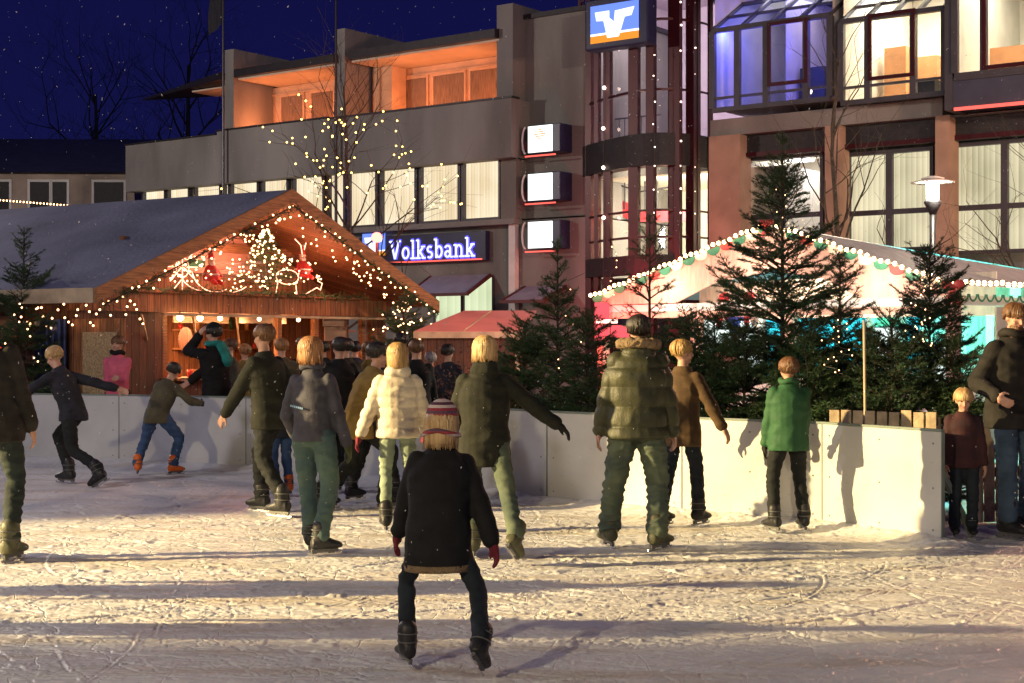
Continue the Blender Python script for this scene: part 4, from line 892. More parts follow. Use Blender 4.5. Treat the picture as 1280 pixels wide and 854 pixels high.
# ------------------------------------------------------------------ marquee on the right
FT = Frame((5.55-6.7*.6353, 19+6.7*.7723), (.6353, -.7723))
T = empty('market_marquee', FT.world(0, 0, 0), FT.ang, 'large salmon and white marquee with bulb-lit gable and turquoise interior', 'marquee')
LT = 6.7; zTe, zTa = 2.30, 3.24; tm = FT.s(963, 0)
def trz(s): return zTe+(zTa-zTe)*(s/tm if s < tm else (LT-s)/(LT-tm))
M_tarp = mat('grey_white_tarpaulin', (.36, .35, .35), .6, .1, 1.2, .5, 5, stretch=(1, 6, 1)); M_salm = mat('salmon_fabric', (.78, .48, .38), .8, .12, 3, .5, 10, stretch=(5, 1, 1)); M_cream = mat('cream_fabric', (.80, .70, .58), .8, .1, 3, .3, 8, stretch=(5, 1, 1))
D = 6.0
m = MB(); n = 14
def troof(sa, sb, qa, za, zb_): pass
AP = (tm, 1.2, zTa+.10); AP2 = (tm, 3.2, zTa+.10)
def sag(a, b, c, n=10, dz=.10):      # sagging tarpaulin triangle
    mm = MB(); a, b, c = map(Vector, (a, b, c)); rows = []
    vs = []; fs = []
    for i in range(n+1):
        for j in range(i+1):
            u = i/n; w = (j/i if i else 0); p = a.lerp(b, u).lerp(a.lerp(c, u), w); p.z -= dz*4*u*(1-u)*(.5+.5*math.sin(w*math.pi*6)**2)*.5; vs.append(p)
    ix = lambda i, j: i*(i+1)//2+j
    for i in range(n):
        for j in range(i+1):
            fs.append((ix(i, j), ix(i+1, j), ix(i+1, j+1)))
            if j < i: fs.append((ix(i, j), ix(i+1, j+1), ix(i, j+1)))
    return mm.add(vs, fs)
FR, BR, FL, BLk = (LT, 0, zTe), (LT, D, zTe), (0, 0, zTe), (0, D, zTe)
sag((tm, 0.02, zTa), FR, BR, 16, .16).build('roof', M_tarp, T, fixn=False, smooth=True, label='grey right roof sheet'); sag((tm, 0.02, zTa), BLk, FL, 12).build('roof', M_tarp, T, fixn=False, smooth=True); sag((tm, 0.02, zTa), BR, BLk, 12).build('roof', M_tarp, T, fixn=False, smooth=True)
m = MB()      # gable fabric: outer triangle frame with an inner opening
zb = zTe-.12
m.prism([(0, .05, zTe-.02), (tm, .05, zTa-.02), (LT, .05, zTe-.02), (LT, .05, zb), (tm+1.5, .05, zb), (tm+.9, .05, zb+.28), (tm, .05, zb+.42), (tm-1.1, .05, zb+.28), (tm-1.9, .05, zb), (0, .05, zb)], (0, .03, 0)); m.build('gable_fabric', M_salm, T)
part('gable_back', M_cream, T, .6, LT-.6, 1.8, 1.83, zTe-.35, zTe+.25, label='cream inner valance')
part('front_beam', M_white, T, 0.1, LT-.1, .1, .2, zTe-.24, zTe-.13); part('front_beam', M_salm, T, .1, LT-.1, .095, .099, zTe-.34, zTe-.245, label='salmon lower valance')
part('side_beam', M_white, T, LT-.1, LT-.02, .21, D, zTe-.24, zTe-.12)
for s, q in ((.05, .1), (LT-.12, .05), (2.1, .1), (3.9, .12), (LT-.12, 2.6), (LT-.12, 5.2)): part('post', M_salm, T, s-.07, s+.07, q, q+.14, 0, zTe-.13)
m = MB(); nn = 40
m.loft([[(s_, 3.6+.05*math.sin(s_*14), z) for s_ in [i*LT/nn/1.0 for i in range(nn+1)]] for z in (.0, zTe+.2)], cap=False); m.build('back_curtain', M_cream, T, fixn=False, smooth=True)
part('side_curtain', M_cream, T, LT-.03, LT+.0, .9, 2.4, .9, zTe-.25); 
part('counter', M_white, T, 1.2, LT-.3, .9, 1.3, 0, 1.05)
M_cyan = emit('turquoise_light_panel', (.03, .66, .80), 1.9); M_grn = emit('green_light_panel', (.12, .95, .55), 1.7); M_wpan = emit('white_light_panel', (.85, 1, .92), 1.5); M_redl = emit('red_light_panel', (1, .10, .12), 1.5)
LP = empty('light_wall', FT.world(0, 0, 0), FT.ang, 'bright turquoise and green lit display wall inside the marquee', 'lit display')
def tp(name, m, px0, px1, y0, y1, q, **k): return part(name, m, LP, FT.s(px0, q), FT.s(px1, q), q, q+.03, FT.z(px0, y1, q), FT.z(px0, y0, q), **k)
q = 3.2
for (a, b, y0, y1, mm, nm) in ((990, 1046, 392, 470, M_cyan, 'turquoise_panel'), (1020, 1060, 376, 398, M_grn, 'green_panel'), (1050, 1085, 394, 462, M_cyan, 'turquoise_panel'), (1088, 1128, 378, 408, M_grn, 'green_panel'), (1092, 1124, 410, 452, M_wpan, 'white_panel'), (1130, 1150, 395, 465, M_cyan, 'turquoise_panel'), (880, 912, 392, 440, M_wpan, 'white_panel'), (925, 950, 395, 462, M_wpan, 'white_panel'), (1166, 1190, 430, 480, M_wpan, 'white_panel'), (958, 985, 400, 470, M_cyan, 'turquoise_panel')):
    tp(nm, mm, a, b, y0, y1, q+(.05 if mm is M_grn else 0))
m = MB(); 
for px in (985, 1048, 1087, 1128, 1155): m.box(FT.s(px, q-.1)-.05, FT.s(px, q-.1)+.05, q-.12, q-.04, .0, zTe)
m.build('uprights', M_salm, LP)
lamp('POINT', 'turquoise_lamp', FT.world(4.8, 2.2, 1.9), (.05, .85, .9), 260, .3); lamp('POINT', 'green_lamp', FT.world(5.6, 2.2, 1.9), (.2, 1, .5), 90, .3)
lamp('AREA', 'marquee_lamp', FT.world(2.4, 1.2, 2.9), (1, .72, .5), 130, 1.2, FT.world(2.6, 1.8, 0)); lamp('POINT', 'gable_lamp', FT.world(tm, .8, zTe+.3), (1, .76, .58), 125, .2); lamp('POINT', 'gable_lamp', FT.world(tm-.2, -.7, zTe+.15), (1, .76, .58), 75, .2); lamp('POINT', 'gable_lamp', FT.world(tm+1.9, -.5, zTe+.05), (1, .76, .58), 50, .2); lamp('POINT', 'gable_lamp', FT.world(tm-2.0, -.5, zTe+.05), (1, .76, .58), 50, .2)
RL = empty('red_light_box', FT.world(0, 0, 0), FT.ang, 'glowing red light tube at the left corner of the marquee', 'lamp')
s, z = FT.px(752, 402, -.1); part('tube', emit('red_white_tube', (1, .42, .36), 5), RL, s-.1, s+.32, -.12, -.06, z-.03, z+.03); part('red_panel', M_redl, RL, s-.25, s+.05, -.02, .02, z-.32, z+.3); part('red_panel', M_redl, RL, s+.12, s+.5, -.02, .02, z-.25, z-.06)
lamp('POINT', 'red_tower_light', F.world(F.s(735, -2.5), -2.5, F.z(735, 350, -2.5)), (1, .03, .05), 260, .2)
lamp('POINT', 'red_lamp', FT.world(s+.1, -.5, z), (1, .06, .05), 110, .15)
# hanging toys
M_toyr = mat('red_plush', (.6, .04, .06), .9, .1, 6); M_toyw = mat('white_plush', (.7, .66, .62), .9, .1, 6); M_toyb = mat('blue_plush', (.05, .09, .45), .9, .1, 6)
for i, (px, py, mm, lb) in enumerate(((905, 386, M_toyr, 'red striped toy hanging at the left of the marquee opening'), (936, 384, M_toyr, 'large red plush toy hanging in the marquee opening'), (946, 398, M_toyw, 'white plush toy hanging beside the red one'), (918, 398, M_toyb, 'small blue plush toy hanging low in the marquee'))):
    s, z = FT.px(px, py, .5); e = empty('plush_toy', FT.world(s, .5, z), i*.7, lb, 'toy', 'plush toys hanging in the marquee')
    b = MB(); b.ell((0, 0, 0), (.11, .09, .13)); b.ell((0, -.02, .17), (.08, .08, .075)); b.caps((-.07, 0, .05), (-.19, -.02, -.02), .035, .03); b.caps((.07, 0, .05), (.19, -.02, .0), .035, .03); b.caps((-.05, 0, -.1), (-.08, -.03, -.24), .045, .04); b.caps((.05, 0, -.1), (.09, -.03, -.24), .045, .04); b.build('body', mm, e, smooth=True)
    [MB().ell((sg*.06, -.02, .24), .03).build('ear', M_toyw if mm is not M_toyw else M_toyr, e, smooth=True) for sg in (-1, 1)]
# bulb garland along the marquee edges with green and red scallops
gp = []; N = 62
for i in range(N):
    t = i/(N-1); s = LT*t; gp.append(Vector((s, -.06, trz(s)+.035-.03*math.sin(t*40)**2)))
e = empty('bulb_garland', FT.world(0, 0, 0), FT.ang, 'garland of round warm bulbs along the marquee gable', 'bulb garland', 'garlands of the marquee')
MB().tube(gp, .012, 5).build('cable', M_fascia, e); bulbs(e, gp, M_bulbc, .030)
gs = [Vector((LT+.05, q_*.135, zTe+.04+rr.gauss(0, .006))) for q_ in range(30)]
e = empty('bulb_garland', FT.world(0, 0, 0), FT.ang, 'garland of round warm bulbs along the right eave of the marquee', 'bulb garland', 'garlands of the marquee')
MB().tube(gs, .012, 5).build('cable', M_fascia, e); bulbs(e, gs, M_bulbc, .033)
M_sg = mat('green_scallop', (.03, .20, .12), .6, .1, 5); M_sr = mat('red_scallop', (.55, .05, .05), .6, .1, 5)
e = empty('scalloped_bunting', FT.world(0, 0, 0), FT.ang, 'green and red scalloped bunting under the marquee bulbs', 'bunting')
for i in range(27):
    if 1:
        nm = 'scallop'; mm = (M_sg, M_cream, M_sg, M_cream, M_sg, M_sr)[i % 6]; b = MB(); sA = LT*i/27; sB = LT*(i+1)/27; sm = (sA+sB)/2; b.prism([(sA, -.03, trz(sA)-.01), (sB, -.03, trz(sB)-.01)]+[(sm+(sB-sA)/2*math.cos(R(a_)), -.03, trz(sm)-.02-.095*math.sin(R(a_))) for a_ in range(15, 170, 20)], (0, .015, 0))
        b.build(nm, mm, e)
b = MB()
for i in range(22):
    q_ = .15+i*.19; b.tube([(LT+.02, q_+.08*math.cos(R(a_)), zTe-.10+.085*math.sin(R(a_))) for a_ in range(180, 361, 20)], .014, 4)
b.build('green_loops', M_sg, e)
for k, (s, q_, z, lb) in enumerate(((LT+.02, -.1, zTe-.02, 'red ribbon bow at the right corner post of the marquee'), (tm, -.1, zTa+.0, 'small red ribbon bow at the peak of the marquee'))):
    e = empty('ribbon_bow', FT.world(s, q_, z), FT.ang, lb, 'bow', 'red bows on the marquee'); sc = (1, .75)[k]
    b = MB()
    for sg in (-1, 1): b.ell((sg*.09*sc, 0, .03*sc), (.09*sc, .035, .06*sc)); b.caps((0, 0, 0), (sg*.07*sc, 0, -.2*sc), .03*sc, .035*sc)
    b.build('loops', M_sr, e, smooth=True); MB().ell((0, -.02, 0), .035*sc).build('knot', M_sr, e, smooth=True)
# ------------------------------------------------------------------ street lamp
p = at(1166, 427, 27); e = empty('street_lamp', (p.x, p.y, 0), 0, 'lit street lamp with two flat round shades behind the marquee', 'street lamp')
zl = Z(232, 27)
MB().tube([(0, 0, 0), (0, 0, zl-.5)], [.07, .055], 10).build('pole', M_pole, e, smooth=True)
MB().lathe((0, 0, zl-.52), [(.055, 0), (.16, .22), (.15, .24), (.05, .05)], 14).build('lamp_foot', M_pole, e, smooth=True)
m = MB()
for k in range(4): a = k*1.57+.6; m.tube([(.14*math.cos(a), .14*math.sin(a), zl-.3), (.14*math.cos(a), .14*math.sin(a), zl+.06)], .008, 5)
m.build('cage_rod', M_pole, e)
MB().lathe((0, 0, zl-.27), [(.02, 0), (.11, .02), (.115, .30), (.02, .32)], 14).build('lamp_glass', emit('street_lamp_glow', (1, .90, .72), 30), e, smooth=True)
M_shade = mat('white_enamel', (.8, .78, .72), .35, .05, 4)
MB().lathe((0, 0, zl+.06), [(.12, 0), (.38, -.015), (.385, .0), (.14, .05), (.12, .05)], 28).build('lamp_shade', M_shade, e, smooth=True)
MB().lathe((0, 0, zl+.115), [(.02, .0), (.2, .0), (.205, .012), (.08, .05), (.01, .055)], 24).build('top_cap', M_shade, e, smooth=True)
lamp('POINT', 'street_lamp_light', (p.x, p.y-.25, zl-.12), (1, .86, .62), 160, .12)
# red lamp on hut corner
p = at(471, 297, 31); e = empty('red_lamp', p, 0, 'glowing round red lamp in front of the bank sign', 'lamp'); MB().ell((0, 0, 0), .11).build('globe', emit('red_globe', (1, .16, .12), 6), e, smooth=True); MB().tube([(0, 0, -p.z), (0, 0, -.1)], .03, 6).build('pole', M_pole, e); lamp('POINT', 'red_lamp_light', (p.x, p.y-.25, p.z), (1, .08, .05), 160, .1)
# string of lights on the old house eave, far left
e = empty('light_string', (0, 0, 0), 0, 'straight warm light string under the eave of the old building', 'light string'); pts = [at(-4+i*4.2, 250+i*.33, 48) for i in range(25)]; MB().tube(pts, .015, 4).build('cable', M_cable, e); bulbs(e, pts, M_bulbw, .028)
# ------------------------------------------------------------------ firs behind the boards
def fir(px, ytop, d, rad, seed, label, **k):
    conifer((X(px, d), d, 0), Z(ytop, d), rad, seed, label, **k)
fir(30, 284, 22.3, 1.15, 11, 'loose fir at the far left in front of the hut side wall', bare=.2, whorls=14, per=7)
fir(697, 300, 17.0, 1.3, 12, 'fir left of the brown awning with a bare spiky top', bare=.15, whorls=13, per=8, power=1.35)
fir(812, 268, 16.6, 1.0, 13, 'open fir with sparse long limbs behind the olive puffer jacket', bare=.35, whorls=11, per=5)
fir(978, 168, 15.6, 1.4, 14, 'tallest fir rising in front of the marquee gable', bare=.18, whorls=18, per=7, power=.9)
fir(1050, 322, 14.9, .8, 15, 'bushy low fir between the tallest fir and the stake', bare=.1, whorls=13, per=8, power=.9)
fir(1162, 306, 14.6, .78, 16, 'dark dense fir right of the stake with a forked top', bare=.05, whorls=15, per=9, power=.6, m=M_needle2)
fir(893, 395, 15.4, .75, 17, 'short spreading fir beside the brown-coated boy', bare=.15, whorls=10, per=8, power=.5)
fir(1115, 400, 14.2, .75, 18, 'short dark fir just right of the stake', bare=.05, whorls=10, per=9, power=.45, m=M_needle2)
fir(735, 395, 16.0, .7, 19, 'short bushy fir behind the boards left of the olive puffer jacket', bare=.1, whorls=10, per=9, power=.5)
fir(655, 405, 17.4, .7, 20, 'short bushy fir behind the outstretched arm of the dark coat', bare=.1, whorls=10, per=9, power=.5)
fir(930, 415, 15.0, .75, 22, 'low dense fir between the brown-coated boy and the green anorak', bare=.08, whorls=10, per=9, power=.45)
fir(1012, 420, 14.6, .7, 23, 'low dense fir behind the shoulder of the green anorak', bare=.05, whorls=10, per=9, power=.45)
fir(1192, 425, 14.2, .6, 24, 'low fir behind the small child in the checked jacket', bare=.08, whorls=10, per=8, power=.5)
fir(860, 400, 15.6, .7, 25, 'low fir between puffer jacket and brown coat', bare=.1, whorls=10, per=9, power=.45)
fir(1085, 432, 14.9, .85, 26, 'broad fir close behind the stake', bare=.05, whorls=12, per=9, power=.5, m=M_needle2)
fir(505, 372, 27.5, .95, 21, 'fir wrapped in warm lights between hut and small stall', bare=.1, whorls=11, per=8, power=.5)
# light strings in the firs
def treelights(px, d, y0, y1, w_, n, lab, m=M_bulbw, r_=.0065, seed=1):
    r = random.Random(seed); e = empty('light_string', (0, 0, 0), 0, lab, 'light string', 'light strings in the firs'); pts = []
    for i in range(n):
        t = i/n; pts.append(at(px+w_*math.sin(t*14+seed)*(.3+.7*t)+r.gauss(0, 7), y0+(y1-y0)*t, d-.35-.3*t+r.uniform(-.15, .15)))
    MB().tube(pts, .003, 3).build('cable', M_cable, e); bulbs(e, r.sample(pts, int(n*.62)), m, r_)
treelights(712, 17.0, 340, 515, 22, 16, 'string of small lights down the fir left of the marquee', seed=2)
treelights(765, 16.2, 300, 420, 10, 14, 'few small lights in the open fir', seed=4)
treelights(978, 15.6, 230, 300, 10, 10, 'few tiny lights high in the tallest fir', seed=5, r_=.005)
treelights(1045, 14.7, 400, 470, 14, 30, 'dense string of small lights low in the bushy fir', seed=6, r_=.006)
treelights(1150, 14.3, 350, 440, 24, 34, 'string of small lights in the dark dense fir', seed=7, r_=.006)
treelights(500, 27.4, 384, 425, 36, 60, 'thick string of lights over the fir between hut and stall', seed=8, r_=.013)
treelights(28, 22.0, 380, 470, 26, 20, 'few warm lights low on the far left fir', seed=9, r_=.012)
# copper beech bush
e = empty('beech_bush', (X(608, 18), 18, 0), 0, 'rust brown leafy bush behind the blond person in the black coat', 'bush'); r3 = random.Random(8); vs = []; fs = []; tb = MB()
for i in range(46):
    a = r3.random()*6.28; el = r3.uniform(.7, 1.5); L = r3.uniform(.8, 1.75); d = Vector((math.cos(a)*math.cos(el)*.8, math.sin(a)*math.cos(el)*.6, math.sin(el))); tb.tube([(0, 0, 0), d*L*.5+Vector((0, 0, .05)), d*L], [.012, .006, .002], 4)
    for j in range(70):
        p = d*L*r3.uniform(.25, 1.02)+Vector((r3.gauss(0, .09), r3.gauss(0, .09), r3.gauss(0, .09))); u = Vector((r3.gauss(0, 1), r3.gauss(0, 1), r3.gauss(0, 1))).normalized(); w_ = u.orthogonal().normalized(); n = len(vs); l_ = r3.uniform(.02, .035); vs += [p-u*l_, p+w_*l_*.5, p+u*l_, p-w_*l_*.5]; fs.append((n, n+1, n+2, n+3))
tb.build('stems', M_trunk, e); np_mesh('foliage', np.array([tuple(v_) for v_ in vs]), np.array(fs), mat('rusty_leaves', (.13, .045, .025), .7, .4, 9), e)
# stake
p = at(1080, 400, 13.6); e = MB().tube([(0, 0, 0), (.01, 0, 1.0), (0, 0, Z(400, 13.6))], .014, 7).build('wooden_stake', M_fascia, None, smooth=True); e.location = (X(1080, 13.6), 13.6, 0); tag(e, 'thin pale wooden stake standing behind the boards between two firs', 'stake')
# bare trees
t1, tips = baretree((X(434, 34), 34, 0), Z(62, 34), 31, 'leafless tree wound with yellow lights in front of the bank', spread=1.1, levels=3, r0=.075, extra=2)
e = empty('tree_lights', (X(434, 34), 34, 0), 0, 'yellow light chain wound through the leafless tree by the bank sign', 'light string'); r4 = random.Random(2); pts = []
for P_, lv in tips:
    if lv >= 1 and r4.random() < .95:
        for p in P_[1:]:
            if 4.6 < p.z < 6.7 and r4.random() < .42: pts.append(p+Vector((0, -.02, 0)))
r4.shuffle(pts); pts = pts[:115]
MB().tube([(.06*math.cos(i*.8), .06*math.sin(i*.8), 2.2+i*.05) for i in range(60)], .006, 3).build('cable', M_cable, e); bulbs(e, pts, M_bulby, .021)
lamp('SPOT', 'tree_uplight', (X(434, 34)+.1, 33.3, 3.0), (.12, .12, 1), 150, .05, (X(434, 34), 34, 5.5), 30, .6)
baretree((X(1046, 24), 24, 0), Z(20, 24), 33, 'tall leafless tree behind the marquee before the cream lit office', spread=.95, levels=4, r0=.07, kids=(1, 3))
baretree((X(1300, 23), 23, 0), Z(150, 23), 35, 'leafless tree with spreading twigs at the right edge', spread=1.3, levels=4, r0=.07, kids=(1, 3))
M_dk = mat('dark_branches', (.012, .012, .02), .9, .1, 3)
baretree((X(235, 85), 85, 0), Z(40, 85), 41, 'dark bare treetop against the night sky left of the terrace roof', spread=1.2, levels=4, r0=.3, m=M_dk, kids=(3, 4)); baretree((X(120, 90), 90, 0), Z(80, 90), 42, 'dark bare treetop against the night sky above the old roof', spread=1.25, levels=4, r0=.3, m=M_dk, kids=(3, 4))
# ------------------------------------------------------------------ picket fence and low bench by the opening
M_picket = mat('raw_picket', (.50, .38, .24), .75, .2, 7, .3, 40)
def pickets(a, b, hgt, label, n):
    L = math.hypot(b[0]-a[0], b[1]-a[1]); e = empty('picket_fence', (a[0], a[1], 0), math.atan2(b[1]-a[1], b[0]-a[0]), label, 'fence', 'picket fences behind the rink boards')
    m = MB()
    for i in range(n): x = L*(i+.5)/n; hh = hgt+random.Random(i+n).uniform(-.012, .012); m.box(x-.045, x+.045, -.012, .012, .03, hh)
    m.build('pickets', M_picket, e, bevel=.003)
    part('rail', M_redbar, e, 0, L, .015, .05, .42, .50); part('rail', M_picket, e, 0, L, .015, .05, hgt-.2, hgt-.13, label='upper rail'); part('rail', M_picket, e, 0, L, .015, .05, .12, .19, label='lower rail')
    for x in (.03, L-.03): part('post', M_picket, e, x-.03, x+.03, .052, .11, 0, hgt-.05)
pickets((X(1036, 13.6), 13.6), (X(1172, 13.1), 13.1), .99, 'picket fence whose tops show above the end boards', 9)
pickets((X(1215, 13.2), 13.2), (X(1330, 13.3), 13.3), .93, 'picket fence with dark red rail behind father and child', 8)
# ------------------------------------------------------------------ people
def cloth(name, c, c2=None, rough=.85, bump=.14, vs=9, bs=70, spec=.3): return mat(name, c, rough, .22, vs, bump, bs, c2=c2, spec=spec)
M_skin = mat('skin', (.50, .27, .19), .55, .08, 8); 
M_eye = mat('dark_eye', (.02, .015, .012), .3, 0); M_lip = mat('lips', (.38, .13, .11), .5, .05); M_browm = mat('brow_hair', (.08, .045, .025), .8, .1)
M_blade = mat('skate_blade', (.55, .55, .58), .25, .05, 5, metal=1); M_holder = mat('blade_holder', (.10, .10, .10), .45, .1)
def hairmat(name, c, c2): return mat(name, c, .42, .2, 24, .5, 90, c2=c2, stretch=(1.6, 1.6, .18))
M_blond = hairmat('blond_hair', (.52, .33, .12), (.24, .12, .04)); M_lblond = hairmat('light_blond_hair', (.62, .42, .20), (.32, .18, .07)); M_brown = hairmat('brown_hair', (.20, .09, .035), (.08, .035, .015)); M_dark = hairmat('dark_hair', (.03, .02, .015), (.012, .008, .006)); M_grey = hairmat('grey_hair', (.45, .40, .36), (.25, .22, .2)); M_strawb = hairmat('strawberry_blond_hair', (.46, .22, .08), (.2, .08, .03))
TMP = bpy.data.objects.new('tmp', bpy.data.meshes.new('tmp')); col.objects.link(TMP)
def remesh(mb, vox, smooth=2):
    me = bpy.data.meshes.new('t'); me.from_pydata(mb.v, [], mb.f); bm = bmesh.new(); bm.from_mesh(me); bmesh.ops.recalc_face_normals(bm, faces=bm.faces); bm.to_mesh(me); bm.free()
    TMP.data = me; TMP.modifiers.clear(); md = TMP.modifiers.new('r', 'REMESH'); md.mode = 'VOXEL'; md.voxel_size = vox; md.use_smooth_shade = True
    if smooth: s = TMP.modifiers.new('s', 'SMOOTH'); s.factor = .5; s.iterations = smooth
    dg = bpy.context.evaluated_depsgraph_get(); out = bpy.data.meshes.new_from_object(TMP.evaluated_get(dg)); TMP.modifiers.clear()
    return out
def finish(me, name, m, parent, disp=None, loc=None):
    me.materials.clear(); me.materials.append(m); n = len(me.vertices); co = np.empty(n*3, np.float32); me.vertices.foreach_get('co', co); no = np.empty(n*3, np.float32); me.vertices.foreach_get('normal', no)
    co = co.reshape(-1, 3); no = no.reshape(-1, 3)
    if disp is not None:
        d = disp(co, no); co = co+no*d[:, None]; me.vertices.foreach_set('co', co.astype(np.float32).ravel())
    me.polygons.foreach_set('use_smooth', [True]*len(me.polygons)); me.update(); o = bpy.data.objects.new(name, me); col.objects.link(o); o.parent = parent; return o
def wrinkle(amp, f, seed, sq=1.0):
    def g(co, no):
        off = Vector((seed*3.1, seed*1.7, 0)); out = np.empty(len(co), np.float32)
        for i, p in enumerate(co):
            q = Vector((p[0]*f, p[1]*f, p[2]*f*sq))+off; v = mnoise.noise(q)
            out[i] = (abs(v)*-2+.5+mnoise.noise(q*2.3)*.4)*amp
        return out
    return g
def quilt(pitch, amp, z0=0, base=None):
    def g(co, no):
        d = amp*(np.abs(np.sin(math.pi*(co[:, 2]-z0)/pitch))**.45-.7)
        if base: d = d+base(co, no)
        return d.astype(np.float32)
    return g
def ik(a, b, l1, l2, hint):
    a = Vector(a); b = Vector(b); d = b-a; L = max(.05, min(d.length, (l1+l2)*.999)); dn = d.normalized(); b = a+dn*L
    x = (l1*l1-l2*l2+L*L)/(2*L); h = math.sqrt(max(0, l1*l1-x*x)); hp = Vector(hint)-dn*Vector(hint).dot(dn)
    if hp.length < 1e-4: hp = Vector((0, 1, 0))
    return a+dn*x+hp.normalized()*h, b
def hand(mb, w, d, side, curl=.5, sc=1.0, up=None, glove=False):
    d = Vector(d).normalized(); n = Vector(up or (side, .2, 0)); n = (n-d*n.dot(d)).normalized(); t = d.cross(n).normalized()   # t: across the palm
    g = 1.25 if glove else 1.0; rf = .0095*g*sc
    p = Vector(w); c = p+d*.045*sc; Mx = Matrix((t, n, d)).transposed(); mb.ell(c, (.040*g*sc, .017*g*sc, .052*sc), Mx, 10, 7); mb.caps(p-d*.03*sc, c, .026*g*sc, .026*g*sc, 8)
    for k, (o_, L) in enumerate(((-.030, .068), (-.010, .078), (.010, .074), (.029, .058))):
        a = p+d*.082*sc+t*o_*sc; d1 = (d*math.cos(curl*.6)-n*math.sin(curl*.6)+t*o_*1.5).normalized(); b = a+d1*L*.55*sc; d2 = (d*math.cos(curl*1.7)-n*math.sin(curl*1.7)).normalized(); e = b+d2*L*.5*sc
        mb.caps(p+d*.05*sc+t*o_*.8*sc, a, rf, rf, 6); mb.caps(a, b, rf, rf*.95, 6); mb.caps(b, e, rf*.95, rf*.8, 6)
    s_ = -1; a = p+d*.03*sc+t*s_*.032*sc; b = a+(d*.6+t*s_*.7-n*.25).normalized()*.038*sc; e = b+(d*.95+t*s_*.1-n*.3).normalized()*.034*sc
    mb.caps(p+d*.02*sc, a, .014*g*sc, .013*g*sc, 6); mb.caps(a, b, .0125*g*sc, .011*g*sc, 6); mb.caps(b, e, .011*g*sc, .009*g*sc, 6)
def ring(c, ux, uy, rx, ry, n=20): c = Vector(c); return [c+ux*rx*math.cos(2*math.pi*j/n)+uy*ry*math.sin(2*math.pi*j/n) for j in range(n)]

